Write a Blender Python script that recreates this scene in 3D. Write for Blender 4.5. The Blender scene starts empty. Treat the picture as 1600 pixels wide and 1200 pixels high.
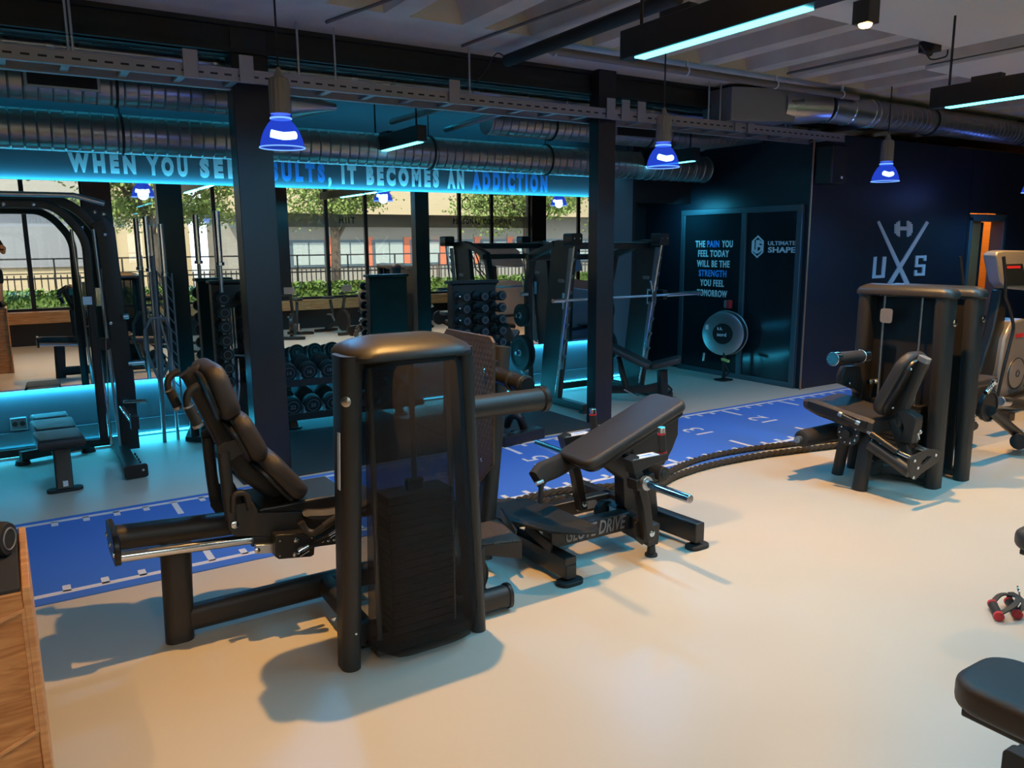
import bpy, bmesh, math, random
import numpy as np
from mathutils import Vector, Matrix
random.seed(7)
PI = math.pi
S = 1.18            # plan unit -> metres (measured so that the running-track marks fall one metre apart)
EYE = 1.65          # eye height in plan units
# ------------------------------------------------------------------ camera
YAW, PITCH, ROLL, FPX = -0.566197, 0.176497, -0.00733735, 1232.2
_f = np.array([-math.sin(YAW)*math.cos(PITCH), math.cos(YAW)*math.cos(PITCH), -math.sin(PITCH)])
_r = np.array([math.cos(YAW), math.sin(YAW), 0.0]); _u = np.cross(_r, _f)
_r, _u = math.cos(ROLL)*_r+math.sin(ROLL)*_u, -math.sin(ROLL)*_r+math.cos(ROLL)*_u
scene = bpy.context.scene
C = bpy.context.scene.collection
cam = bpy.data.cameras.new('camera'); camo = bpy.data.objects.new('camera', cam); C.objects.link(camo)
cam.sensor_width = 36; cam.lens = FPX/1600*36; cam.clip_end = 300; cam.clip_start = 0.02
camo.matrix_world = Matrix(((_r[0], _u[0], -_f[0], 0), (_r[1], _u[1], -_f[1], 0), (_r[2], _u[2], -_f[2], EYE*S), (0, 0, 0, 1)))
scene.camera = camo
vs = scene.view_settings
vs.view_transform = 'Standard'; vs.look = 'None'; vs.gamma = 1; vs.exposure = 0.15
try: vs.use_curve_mapping = False
except Exception: pass
scene.cycles.max_bounces = 7; scene.cycles.diffuse_bounces = 4; scene.cycles.glossy_bounces = 5
scene.cycles.transparent_max_bounces = 12; scene.cycles.transmission_bounces = 4
scene.cycles.sample_clamp_indirect = 3.0; scene.cycles.sample_clamp_direct = 0
scene.cycles.caustics_reflective = False; scene.cycles.caustics_refractive = False
scene.cycles.use_denoising = True

def P(px, py, X=None, Y=None, Z=None):
    """plan point where the photograph's pixel meets the plane X=, Y= or Z="""
    d = _f + (px-800)/FPX*_r - (py-600)/FPX*_u
    if X is not None: t = X/d[0]
    elif Y is not None: t = Y/d[1]
    else: t = (Z-EYE)/d[2]
    return (d[0]*t, d[1]*t, EYE+d[2]*t)

# ------------------------------------------------------------------ world + lights
w = bpy.data.worlds.new('sky'); scene.world = w; w.use_nodes = True
nt = w.node_tree; nt.nodes.clear()
out = nt.nodes.new('ShaderNodeOutputWorld'); bg = nt.nodes.new('ShaderNodeBackground')
bg.inputs[0].default_value = (0.72, 0.84, 1.0, 1); bg.inputs[1].default_value = 6.0
nt.links.new(bg.outputs[0], out.inputs[0])

def light(name, kind, loc, energy, color, rot=(0, 0, 0), **k):
    l = bpy.data.lights.new(name, kind); o = bpy.data.objects.new(name, l); C.objects.link(o)
    o.location = Vector(loc)*S; l.energy = energy*(S*S if kind != 'SUN' else 1); l.color = color; o.rotation_euler = rot
    for a, b in k.items(): setattr(l, a, b)
    return o
sun = light('sun', 'SUN', (0, -20, 20), 7, (1, .93, .8), (math.radians(-48), math.radians(0), math.radians(-35)), angle=.01)
CY = (0.05, 0.62, 1.0)
WARM = (1.0, 0.53, 0.15)
SPOTS = [(1.5, 2.95, 2.93), (4.44, 3.05, 2.93), (7.4, 3.05, 2.93), (1.5, 0.75, 2.93), (4.44, 0.75, 2.93), (-0.7, 0.9, 2.93)]  # last spot is added, unseen, to warm the left side and oak cabinet
SPOT_W = [285, 345, 280, 18, 55, 110]

# ------------------------------------------------------------------ materials
def mat(name, col=(.5, .5, .5), rough=.5, metal=0, emis=None, es=0, alpha=1, spec=.5, noise=0, nscale=20, bump=0, bscale=200, coat=0, trans=0, ior=1.45, stretch=None, rnoise=0):
    m = bpy.data.materials.new(name); m.use_nodes = True; n = m.node_tree; b = n.nodes['Principled BSDF']
    b.inputs['Base Color'].default_value = (*col, 1); b.inputs['Roughness'].default_value = rough
    b.inputs['Metallic'].default_value = metal; b.inputs['Alpha'].default_value = alpha
    b.inputs['Specular IOR Level'].default_value = spec; b.inputs['Coat Weight'].default_value = coat
    b.inputs['Transmission Weight'].default_value = trans; b.inputs['IOR'].default_value = ior
    if emis: b.inputs['Emission Color'].default_value = (*emis, 1); b.inputs['Emission Strength'].default_value = es
    if noise or bump or rnoise:
        tc = n.nodes.new('ShaderNodeTexCoord'); mp = n.nodes.new('ShaderNodeMapping'); n.links.new(tc.outputs['Object'], mp.inputs[0])
        if stretch: mp.inputs['Scale'].default_value = stretch
    if noise:
        t = n.nodes.new('ShaderNodeTexNoise'); t.inputs['Scale'].default_value = nscale; t.inputs['Detail'].default_value = 6
        n.links.new(mp.outputs[0], t.inputs['Vector'])
        mx = n.nodes.new('ShaderNodeMix'); mx.data_type = 'RGBA'
        mx.inputs[6].default_value = (*[c*(1-noise) for c in col], 1); mx.inputs[7].default_value = (*[min(1, c*(1+noise)) for c in col], 1)
        n.links.new(t.outputs['Fac'], mx.inputs[0]); n.links.new(mx.outputs[2], b.inputs['Base Color'])
    if rnoise:
        t = n.nodes.new('ShaderNodeTexNoise'); t.inputs['Scale'].default_value = nscale*.7; t.inputs['Detail'].default_value = 5
        n.links.new(mp.outputs[0], t.inputs['Vector'])
        mr = n.nodes.new('ShaderNodeMapRange'); mr.inputs[3].default_value = max(0, rough-rnoise); mr.inputs[4].default_value = min(1, rough+rnoise)
        n.links.new(t.outputs['Fac'], mr.inputs[0]); n.links.new(mr.outputs[0], b.inputs['Roughness'])
    if bump:
        t = n.nodes.new('ShaderNodeTexNoise'); t.inputs['Scale'].default_value = bscale; t.inputs['Detail'].default_value = 3
        n.links.new(mp.outputs[0], t.inputs['Vector'])
        bp = n.nodes.new('ShaderNodeBump'); bp.inputs['Strength'].default_value = bump; bp.inputs['Distance'].default_value = .01
        n.links.new(t.outputs['Fac'], bp.inputs['Height']); n.links.new(bp.outputs[0], b.inputs['Normal'])
    return m
def emit(name, col, s):
    m = bpy.data.materials.new(name); m.use_nodes = True; n = m.node_tree; n.nodes.clear()
    o = n.nodes.new('ShaderNodeOutputMaterial'); e = n.nodes.new('ShaderNodeEmission')
    e.inputs[0].default_value = (*col, 1); e.inputs[1].default_value = s; n.links.new(e.outputs[0], o.inputs[0]); return m
def mixmat(name, a, b, fac, fresnel=None):
    """mix of two node makers: each ('transp'|'gloss'|'diff'|'emit', colour, value)"""
    m = bpy.data.materials.new(name); m.use_nodes = True; n = m.node_tree; n.nodes.clear()
    o = n.nodes.new('ShaderNodeOutputMaterial'); mx = n.nodes.new('ShaderNodeMixShader')
    T = {'transp': 'ShaderNodeBsdfTransparent', 'gloss': 'ShaderNodeBsdfGlossy', 'diff': 'ShaderNodeBsdfDiffuse', 'emit': 'ShaderNodeEmission', 'trl': 'ShaderNodeBsdfTranslucent'}
    for k, (kind, col, v) in enumerate((a, b)):
        s = n.nodes.new(T[kind]); s.inputs[0].default_value = (*col, 1)
        if kind in ('gloss', 'diff'): s.inputs[1].default_value = v
        if kind == 'emit': s.inputs[1].default_value = v
        n.links.new(s.outputs[0], mx.inputs[1+k])
    if fresnel:
        fr = n.nodes.new('ShaderNodeFresnel'); fr.inputs[0].default_value = fresnel; n.links.new(fr.outputs[0], mx.inputs[0])
    else: mx.inputs[0].default_value = fac
    n.links.new(mx.outputs[0], o.inputs[0]); return m

M = {}
M['black'] = mat('black powder coat', (.026, .023, .021), .42, bump=.08, bscale=500)
M['black2'] = mat('satin black steel', (.016, .015, .015), .33)
M['rubber'] = mat('black rubber', (.018, .017, .017), .62)
M['matblk'] = mat('rubber floor mat', (.022, .023, .026), .75, noise=.35, nscale=300)
M['pad'] = mat('black upholstery', (.034, .028, .026), .42, bump=.25, bscale=900)
M['foam'] = mat('dark foam', (.022, .018, .017), .7, bump=.3, bscale=600)
M['chrome'] = mat('chrome', (.82, .82, .84), .13, 1)
M['steel'] = mat('brushed steel', (.55, .56, .58), .32, 1, rnoise=.1, nscale=15)
M['grey'] = mat('grey metal', (.22, .22, .23), .4, .3)
M['galv'] = mat('galvanised steel', (.42, .41, .42), .3, .9, rnoise=.12, nscale=6)
M['tray'] = mat('galvanised tray', (.36, .33, .34), .45, .6)
M['white'] = mat('white label', (.75, .76, .78), .5)
M['logo'] = mat('silver vinyl', (.85, .85, .92), .45)
M['letter'] = mat('white acrylic letter', (.85, .92, .95), .4)
M['letterb'] = mat('blue acrylic letter', (.08, .36, .95), .4)
M['red'] = mat('red plastic', (.55, .03, .04), .4)
M['floor'] = mat('poured resin floor', (.56, .51, .43), .36, noise=.05, nscale=1.6, rnoise=.07)
M['wall'] = mat('dark painted wall', (.018, .019, .030), .42, noise=.1, nscale=3)
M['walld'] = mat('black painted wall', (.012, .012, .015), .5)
M['wallm'] = mat('slate painted wall', (.10, .13, .16), .6, noise=.06, nscale=4)
M['wallu'] = mat('painted upper wall', (.08, .12, .15), .7)
M['col'] = mat('column cladding', (.022, .019, .020), .3)
M['frame'] = mat('blue grey aluminium frame', (.07, .10, .12), .4, .2)
M['doorp'] = mat('dark door panel', (.014, .02, .025), .12)
M['mirror'] = mat('mirror glass', (.86, .84, .80), .0, 1)
M['concrete'] = mat('grey painted concrete', (.62, .53, .46), .8, noise=.35, nscale=2.2, bump=.5, bscale=12)
M['panelw'] = mat('white ceiling board', (.78, .70, .64), .8)
M['beam'] = mat('dark steel beam', (.018, .015, .014), .6)
M['pipeg'] = mat('grey painted pipe', (.16, .14, .135), .6)
M['ledcy'] = emit('cyan led strip', (.03, .62, 1.0), 9)
M['ledfx'] = emit('turquoise led diffuser', (.12, .82, .95), 4.5)
M['lamp'] = emit('blue white lamp', (.55, .72, 1.0), 14)
M['shade'] = mixmat('blue translucent shade', ('transp', (.30, .40, .95), 0), ('emit', (.04, .12, 1.0), .75), .45)
M['shader'] = emit('glowing shade rim', (.16, .36, 1.0), 1.4)
M['warmlamp'] = emit('warm lamp', (1, .55, .18), 14)
M['glass'] = mixmat('window glass', ('transp', (.93, .95, .93), 0), ('gloss', (1, 1, 1), 0), .1, fresnel=1.6)
M['band'] = mixmat('grey window film', ('transp', (.78, .75, .68), 0), ('diff', (.3, .28, .24), 0), .42)
M['ledge'] = emit('faint cyan led line', (.03, .62, 1.0), 2.2)
M['mesh'] = mixmat('perforated mesh panel', ('transp', (1, 1, 1), 0), ('diff', (.035, .030, .028), 0), .50)
M['track'] = mat('blue running track', (.050, .165, .62), .65, noise=.12, nscale=150)
M['line'] = mat('white track paint', (.68, .7, .76), .6)
M['lampg'] = mat('ribbed grey housing', (.27, .24, .23), .55)
M['orange'] = mat('orange panel', (.5, .13, .06), .6)
M['sofit'] = mat('sand facade', (.36, .28, .17), .8)
M['facade'] = mat('stone facade', (.24, .22, .185), .8, noise=.08, nscale=3)
M['curt'] = mat('pale blinds behind glass', (.30, .34, .32), .35)
M['grass'] = mat('grass', (.13, .20, .035), .9, noise=.5, nscale=9)
M['hedge'] = mat('hedge leaves', (.085, .14, .025), .8, noise=.6, nscale=6)
M['leaf'] = mat('tree leaves', (.16, .21, .05), .7, noise=.5, nscale=2)
M['bark'] = mat('tree bark', (.09, .065, .045), .9, noise=.3, nscale=10)
M['paveg'] = mat('street paving', (.17, .16, .14), .9)
M['skin'] = mat('skin', (.62, .33, .22), .5)
M['cloth'] = mat('black cloth', (.015, .015, .018), .9)
M['shoe'] = mat('beige knit shoe', (.62, .53, .42), .8)
M['rope'] = mat('braided black rope', (.030, .024, .018), .8, bump=.9, bscale=60)
M['silverpl'] = mat('silver plastic shroud', (.36, .34, .33), .35, .5)
M['copper'] = mat('copper pipe', (.42, .24, .17), .35, .8)
M['lit'] = mat('warm timber panel', (.50, .22, .05), .5, noise=.25, nscale=3, stretch=(1, 1, 14))
M['plywood'] = mat('dark timber edge', (.30, .13, .05), .5)

def woodmat(name, a, b, axis='Z', sc=2.2):
    m = bpy.data.materials.new(name); m.use_nodes = True; n = m.node_tree; bs = n.nodes['Principled BSDF']; bs.inputs['Roughness'].default_value = .5
    tc = n.nodes.new('ShaderNodeTexCoord'); mp = n.nodes.new('ShaderNodeMapping'); n.links.new(tc.outputs['Object'], mp.inputs[0])
    mp.inputs['Scale'].default_value = {'Z': (16, 16, 1.2), 'X': (1.2, 16, 16), 'D': (2, 9, 16)}[axis]
    if axis == 'D': mp.inputs['Rotation'].default_value = (0, .6, 0)
    t = n.nodes.new('ShaderNodeTexNoise'); t.inputs['Scale'].default_value = sc; t.inputs['Detail'].default_value = 8; t.inputs['Distortion'].default_value = 1.2
    n.links.new(mp.outputs[0], t.inputs['Vector'])
    r = n.nodes.new('ShaderNodeValToRGB'); r.color_ramp.elements[0].position = .35; r.color_ramp.elements[1].position = .68
    r.color_ramp.elements[0].color = (*a, 1); r.color_ramp.elements[1].color = (*b, 1)
    n.links.new(t.outputs['Fac'], r.inputs[0]); n.links.new(r.outputs[0], bs.inputs['Base Color']); return m
M['wood'] = woodmat('oak', (.36, .15, .05), (.62, .32, .13), 'D')
M['woodx'] = woodmat('oak edge', (.45, .21, .09), (.66, .36, .16), 'X')
M['sill'] = woodmat('oak sill', (.42, .17, .05), (.66, .33, .13), 'X')
def diamond_mat():
    m = mat('diamond tread plate', (.085, .062, .050), .38, .35); n = m.node_tree; b = n.nodes['Principled BSDF']
    tc = n.nodes.new('ShaderNodeTexCoord'); mp = n.nodes.new('ShaderNodeMapping'); n.links.new(tc.outputs['Object'], mp.inputs[0])
    mp.inputs['Scale'].default_value = (30, 30, 30); mp.inputs['Rotation'].default_value = (.785, 0, 0)
    v = n.nodes.new('ShaderNodeTexChecker'); v.inputs['Scale'].default_value = 1; n.links.new(mp.outputs[0], v.inputs[0])
    wv = n.nodes.new('ShaderNodeTexVoronoi'); wv.inputs['Scale'].default_value = 1.0; wv.feature = 'F1'; wv.inputs['Randomness'].default_value = .0
    mp2 = n.nodes.new('ShaderNodeMapping'); mp2.inputs['Scale'].default_value = (40, 40, 22); mp2.inputs['Rotation'].default_value = (.785, 0, 0)
    n.links.new(tc.outputs['Object'], mp2.inputs[0]); n.links.new(mp2.outputs[0], wv.inputs[0])
    r = n.nodes.new('ShaderNodeMapRange'); r.inputs[1].default_value = .35; r.inputs[2].default_value = .18; n.links.new(wv.outputs[0], r.inputs[0])
    bp = n.nodes.new('ShaderNodeBump'); bp.inputs['Strength'].default_value = 1; bp.inputs['Distance'].default_value = .006
    n.links.new(r.outputs[0], bp.inputs['Height']); n.links.new(bp.outputs[0], b.inputs['Normal']); return m
M['tread'] = diamond_mat()
def spiral_mat():
    m = mat('spiral duct', (.40, .37, .36), .32, .85); n = m.node_tree; b = n.nodes['Principled BSDF']
    tc = n.nodes.new('ShaderNodeTexCoord'); wv = n.nodes.new('ShaderNodeTexWave'); wv.bands_direction = 'X'; wv.inputs['Scale'].default_value = 3.0
    n.links.new(tc.outputs['Object'], wv.inputs[0])
    r = n.nodes.new('ShaderNodeMapRange'); r.inputs[1].default_value = .93; r.inputs[2].default_value = 1; n.links.new(wv.outputs['Fac'], r.inputs[0])
    bp = n.nodes.new('ShaderNodeBump'); bp.inputs['Strength'].default_value = 1; bp.inputs['Distance'].default_value = .02
    n.links.new(r.outputs[0], bp.inputs['Height']); n.links.new(bp.outputs[0], b.inputs['Normal']); return m
M['spiral'] = spiral_mat()

# ------------------------------------------------------------------ mesh builder (plan units)
V = lambda p: Vector(p)
def rrect(w, h, r, n=4):
    r = min(r, w/2-1e-5, h/2-1e-5); pts = []
    for cx, cy, a in ((w/2-r, h/2-r, 0), (-w/2+r, h/2-r, 90), (-w/2+r, -h/2+r, 180), (w/2-r, -h/2+r, 270)):
        for k in range(n+1):
            t = math.radians(a+90*k/n); pts.append((cx+r*math.cos(t), cy+r*math.sin(t)))
    return pts
def arc(cx, cy, r, a0, a1, n=8, ry=None):
    return [(cx+r*math.cos(math.radians(a0+(a1-a0)*k/n)), cy+(ry or r)*math.sin(math.radians(a0+(a1-a0)*k/n))) for k in range(n+1)]
class MB:
    def __init__(s): s.v = []; s.f = []; s.mi = []; s.cur = 0
    def add(s, vs, fs):
        b = len(s.v); s.v += [tuple(v) for v in vs]; s.f += [tuple(i+b for i in f) for f in fs]; s.mi += [s.cur]*len(fs); return s
    def box(s, x0, x1, y0, y1, z0, z1):
        x0, x1 = min(x0, x1), max(x0, x1); y0, y1 = min(y0, y1), max(y0, y1); z0, z1 = min(z0, z1), max(z0, z1)
        v = [(x, y, z) for z in (z0, z1) for x, y in ((x0, y0), (x1, y0), (x1, y1), (x0, y1))]
        return s.add(v, [(3, 2, 1, 0), (4, 5, 6, 7), (0, 1, 5, 4), (1, 2, 6, 5), (2, 3, 7, 6), (3, 0, 4, 7)])
    def sweep(s, prof, pts, up=(0, 0, 1), closed=False, scale=None):
        """profile (side, up) swept along pts"""
        pts = [V(p) for p in pts]; n = len(pts); m = len(prof); vs = []; up = V(up)
        side = None
        for i, p in enumerate(pts):
            a = pts[i-1] if (i or closed) else p; b = pts[(i+1) % n] if (i < n-1 or closed) else p
            d1 = (p-a).normalized() if (p-a).length > 1e-9 else None; d2 = (b-p).normalized() if (b-p).length > 1e-9 else None
            if d1 is None: d1 = d2
            if d2 is None: d2 = d1
            t = (d1+d2).normalized(); k = 1/max(.35, t.dot(d1))
            sd = t.cross(up)
            if sd.length < 1e-3: sd = side if side is not None else t.cross(V((1, 0, 0)) if abs(t.x) < .9 else V((0, 1, 0)))
            sd.normalize()
            if side is not None:
                if sd.dot(side) < 0: sd = -sd
            side = sd; u2 = sd.cross(t).normalized()
            # stretch in the plane of the bend
            bend = (d2-d1); bn = bend.normalized() if bend.length > 1e-6 else None
            sc = scale[i] if scale else 1
            for (x, y) in prof:
                o = sd*x*sc+u2*y*sc
                if bn is not None and k > 1.001: o = o+bn*(o.dot(bn))*(k-1)
                vs.append(p+o)
        fs = []
        for i in range(n if closed else n-1):
            j = (i+1) % n
            for k in range(m): fs.append((i*m+k, i*m+(k+1) % m, j*m+(k+1) % m, j*m+k))
        if not closed: fs += [tuple(range(m))[::-1], tuple((n-1)*m+k for k in range(m))]
        return s.add(vs, fs)
    def bar(s, p0, p1, w, h, r=0.0, up=(0, 0, 1)):
        prof = rrect(w, h, r, 4) if r > 0 else [(w/2, h/2), (-w/2, h/2), (-w/2, -h/2), (w/2, -h/2)]
        return s.sweep(prof, [p0, p1], up)
    def path(s, pts, w, h, r=0.0, up=(0, 0, 1), **k):
        prof = rrect(w, h, r, 4) if r > 0 else [(w/2, h/2), (-w/2, h/2), (-w/2, -h/2), (w/2, -h/2)]
        return s.sweep(prof, pts, up, **k)
    def tube(s, pts, r, n=12, bend=0, closed=False, up=(0.013, 0.017, 1), scale=None):
        if bend: pts = fillet(pts, bend, closed=closed)
        prof = [(r*math.cos(2*PI*k/n), r*math.sin(2*PI*k/n)) for k in range(n)]
        return s.sweep(prof, pts, up, closed, scale)
    def cyl(s, p0, p1, r, r1=None, n=24):
        p0, p1 = V(p0), V(p1); d = (p1-p0).normalized(); a = d.cross(V((0, 0, 1)) if abs(d.z) < .9 else V((1, 0, 0))).normalized(); b = d.cross(a)
        r1 = r if r1 is None else r1; vs = []
        for p, q in ((p0, r), (p1, r1)):
            for k in range(n):
                t = 2*PI*k/n; vs.append(p+(a*math.cos(t)+b*math.sin(t))*q)
        fs = [(k, (k+1) % n, n+(k+1) % n, n+k) for k in range(n)]+[tuple(range(n))[::-1], tuple(range(n, 2*n))]
        return s.add(vs, fs)
    def lathe(s, prof, o=(0, 0, 0), axis=(0, 0, 1), n=28, caps=False):
        o = V(o); d = V(axis).normalized(); a = d.cross(V((0, 0, 1)) if abs(d.z) < .9 else V((1, 0, 0))).normalized(); b = d.cross(a); vs = []
        for r, h in prof:
            for k in range(n):
                t = 2*PI*k/n; vs.append(o+d*h+(a*math.cos(t)+b*math.sin(t))*max(r, 1e-5))
        fs = [(i*n+k, i*n+(k+1) % n, (i+1)*n+(k+1) % n, (i+1)*n+k) for i in range(len(prof)-1) for k in range(n)]
        if caps: fs += [tuple(range(n))[::-1], tuple((len(prof)-1)*n+k for k in range(n))]
        return s.add(vs, fs)
    def prism(s, pts, d):
        """polygon of 3D points extruded by vector d"""
        pts = [V(p) for p in pts]; d = V(d); n = len(pts)
        return s.add(pts+[p+d for p in pts], [tuple(range(n))[::-1], tuple(range(n, 2*n))]+[(k, (k+1) % n, n+(k+1) % n, n+k) for k in range(n)])
    def slab(s, pts, d, r, steps=3):
        """polygon extruded by d with edges rounded by r (a cushion)"""
        pts = [V(p) for p in pts]; d = V(d); L = d.length; nrm = d.normalized(); n = len(pts)
        c = sum(pts, V((0, 0, 0)))/n
        area = sum((pts[k]-c).cross(pts[(k+1) % n]-c).dot(nrm) for k in range(n))
        if area < 0: pts = pts[::-1]
        ins = []
        for k in range(n):
            e1 = (pts[k]-pts[k-1]).normalized(); e2 = (pts[(k+1) % n]-pts[k]).normalized()
            n1 = nrm.cross(e1); n2 = nrm.cross(e2); b = (n1+n2); b = b/max(.5, b.length_squared)*2 if b.length > 1e-6 else n1
            ins.append(b)
        r = min(r, L/2); lev = []
        for k in range(steps+1):
            t = PI/2*k/steps; lev.append((r*(1-math.sin(t)), r*(1-math.cos(t))))      # inset, height
        rings = [(i, h) for i, h in lev]+[(i, L-h) for i, h in lev[::-1]]
        vs = []
        for i, h in rings: vs += [p+b*i+nrm*h for p, b in zip(pts, ins)]
        m = len(rings)
        fs = [(a*n+k, a*n+(k+1) % n, (a+1)*n+(k+1) % n, (a+1)*n+k) for a in range(m-1) for k in range(n)]
        fs += [tuple(range(n))[::-1], tuple((m-1)*n+k for k in range(n))]
        return s.add(vs, fs)
    def cushion(s, c, ux, uy, w, h, t, cr, r, taper=1.0):
        """rounded pad: centre c of its back face, axes ux, uy; thickness t along ux x uy"""
        ux, uy = V(ux).normalized(), V(uy).normalized(); nz = ux.cross(uy)
        out = []
        for x, y in rrect(w, h, cr, 5):
            k = 1+(taper-1)*(y/h+.5); out.append(V(c)+ux*x*k+uy*y)
        return s.slab(out, nz*t, r, 4)
    def ball(s, c, r, n=12, sq=(1, 1, 1)):
        vs = []; fs = []
        for i in range(1, n):
            a = PI*i/n
            for k in range(n*2):
                b = PI*k/n; vs.append((c[0]+r*sq[0]*math.sin(a)*math.cos(b), c[1]+r*sq[1]*math.sin(a)*math.sin(b), c[2]+r*sq[2]*math.cos(a)))
        m = n*2
        for i in range(n-2):
            for k in range(m): fs.append((i*m+k, (i+1)*m+k, (i+1)*m+(k+1) % m, i*m+(k+1) % m))
        vs += [(c[0], c[1], c[2]+r*sq[2]), (c[0], c[1], c[2]-r*sq[2])]; t = len(vs)-2
        for k in range(m): fs += [(t, k, (k+1) % m), (t+1, (n-2)*m+(k+1) % m, (n-2)*m+k)]
        return s.add(vs, fs)
    def torus(s, c, axis, R, r, n=32, m=10):
        d = V(axis).normalized(); a = d.cross(V((0, 0, 1)) if abs(d.z) < .9 else V((1, 0, 0))).normalized(); b = d.cross(a); vs = []
        for i in range(n):
            t = 2*PI*i/n; q = a*math.cos(t)+b*math.sin(t)
            for k in range(m):
                u = 2*PI*k/m; vs.append(V(c)+q*(R+r*math.cos(u))+d*r*math.sin(u))
        return s.add(vs, [(i*m+k, i*m+(k+1) % m, ((i+1) % n)*m+(k+1) % m, ((i+1) % n)*m+k) for i in range(n) for k in range(m)])
def fillet(pts, r, n=5, closed=False):
    pts = [V(p) for p in pts]; N = len(pts); out = []
    for i, p in enumerate(pts):
        if (i == 0 or i == N-1) and not closed: out.append(p); continue
        a, b = pts[i-1]-p, pts[(i+1) % N]-p; q = min(r, a.length*.48, b.length*.48); A = p+a.normalized()*q; B = p+b.normalized()*q
        for k in range(n+1):
            t = k/n; out.append(A*(1-t)**2+p*2*t*(1-t)+B*t*t)
    return out

ROOT = {}
def wloc(o):
    l = Vector((0, 0, 0))
    while o is not None: l = l+o.location; o = o.parent
    return l
def obj(name, mb, m, parent=None, bevel=0.0025, label=None, flat=False, origin=None, sub=0):
    vs = np.array([tuple(v) for v in mb.v], float)*S
    if parent is not None: org = wloc(parent)
    elif origin is not None: org = Vector(origin)*S
    else: org = Vector(((vs[:, 0].min()+vs[:, 0].max())/2, (vs[:, 1].min()+vs[:, 1].max())/2, vs[:, 2].min()))
    vs -= np.array(org)
    me = bpy.data.meshes.new(name); me.from_pydata([tuple(v) for v in vs], [], mb.f); me.validate(clean_customdata=False)
    bm = bmesh.new(); bm.from_mesh(me); bmesh.ops.recalc_face_normals(bm, faces=bm.faces)
    bm.to_mesh(me); bm.free()
    for q in (m if isinstance(m, (list, tuple)) else [m]): me.materials.append(M[q] if isinstance(q, str) else q)
    if isinstance(m, (list, tuple)) and len(me.polygons) == len(mb.mi): me.polygons.foreach_set('material_index', mb.mi)
    if not flat:
        me.polygons.foreach_set('use_smooth', [True]*len(me.polygons)); me.set_sharp_from_angle(angle=math.radians(38))
    o = bpy.data.objects.new(name, me); C.objects.link(o)
    if parent is not None: o.parent = parent
    else: o.location = org
    if bevel:
        b = o.modifiers.new('bevel', 'BEVEL'); b.width = bevel*S; b.segments = 2; b.limit_method = 'ANGLE'; b.angle_limit = math.radians(50); b.harden_normals = False
    if sub:
        b = o.modifiers.new('sub', 'SUBSURF'); b.levels = sub; b.render_levels = sub
    if label: o['label'] = label
    return o
def tag(o, label, cat, group=None, kind=None):
    o['label'] = label; o['category'] = cat
    if group: o['group'] = group
    if kind: o['kind'] = kind
    return o
def thing(name, label, cat, loc=(0, 0, 0), group=None, rot=0):
    o = bpy.data.objects.new(name, None); C.objects.link(o); o.empty_display_size = .1
    o.location = Vector(loc)*S; o.rotation_euler.z = rot
    return tag(o, label, cat, group)
def struct(name, mb, m, parent=None, bevel=0, **k):
    o = obj(name, mb, m, parent, bevel, **k)
    if parent is None: o['kind'] = 'structure'
    return o
def copy_tree(o, parent=None):
    c = o.copy(); C.objects.link(c); c.parent = parent
    for ch in list(o.children): copy_tree(ch, c)
    return c
FONT = None
def text_mb(s, size, fat=0.0, spacing=1.0, depth=.01, squeeze=1.0, shear=0, align='LEFT'):
    """text as mesh vertices in local XY, extruded to +Z; returns MB-like arrays in plan units"""
    cu = bpy.data.curves.new('t', 'FONT'); cu.body = s; cu.size = 1.0; cu.offset = fat; cu.space_character = spacing; cu.extrude = depth/size/2
    cu.resolution_u = 3; cu.shear = shear; cu.align_x = align
    o = bpy.data.objects.new('t', cu); C.objects.link(o)
    dg = bpy.context.evaluated_depsgraph_get(); me = bpy.data.meshes.new_from_object(o.evaluated_get(dg))
    mb = MB(); mb.add([(v.co.x*size*squeeze, v.co.y*size, v.co.z*size) for v in me.vertices], [tuple(p.vertices) for p in me.polygons])
    bpy.data.objects.remove(o); bpy.data.curves.remove(cu); bpy.data.meshes.remove(me)
    return mb
def place(mb, o, ex, ey):
    ex, ey = V(ex), V(ey); ez = ex.normalized().cross(ey.normalized())
    mb.v = [tuple(V(o)+ex*x+ey*y+ez*z) for x, y, z in mb.v]; return mb
def textwidth(mb): xs = [v[0] for v in mb.v]; return min(xs), max(xs)
def bolt(p, d, parent, r=.008, h=.006, m='chrome', name='bolt'):
    d = V(d).normalized()
    return obj(name, MB().lathe([(r, 0), (r, h*.5), (r*.7, h), (0, h*1.1)], p, d, 12, caps=False), m, parent, 0)
sun.rotation_euler = Vector((.35, -.55, -.72)).to_track_quat('-Z', 'Y').to_euler()
# ================================================================== THE SETTING
YM = 7.43; YW = 7.47; XD = 7.466; YU = 5.66; YG = -0.80
X0, X1 = -3.0, 13.2
struct('floor', MB().box(X0, X1, -.9, 9.6, -.08, 0), 'floor')
# ribbed concrete ceiling
mb = MB()
mb.box(X0, X1, -1.0, 9.6, 3.36, 3.5)
mb.box(X0, X1, 4.95, 5.98, 3.10, 3.36)
x = X0+.1
while x < X1-.2:
    for ya, yb in ((-1.0, 4.95), (5.98, 9.6)):
        q = [(x, ya, 3.362), (x+.30, ya, 3.362), (x+.235, ya, 3.10), (x+.065, ya, 3.10)]
        mb.prism(q, (0, yb-ya, 0))
    x += .56
struct('ceiling', mb, 'concrete')
mb = MB(); a = P(1492, 75, Z=3.06); b = P(1215, 4, Z=3.06)
mb.box(a[0]-2.75, a[0], -.8, a[1], 3.06, 3.09)
struct('trim_1', mb, 'panelw')
mb = MB(); mb.box(a[0]+.55, a[0]+3.6, -.8, a[1]+.55, 3.06, 3.09)
struct('trim_2', mb, 'panelw')
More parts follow.
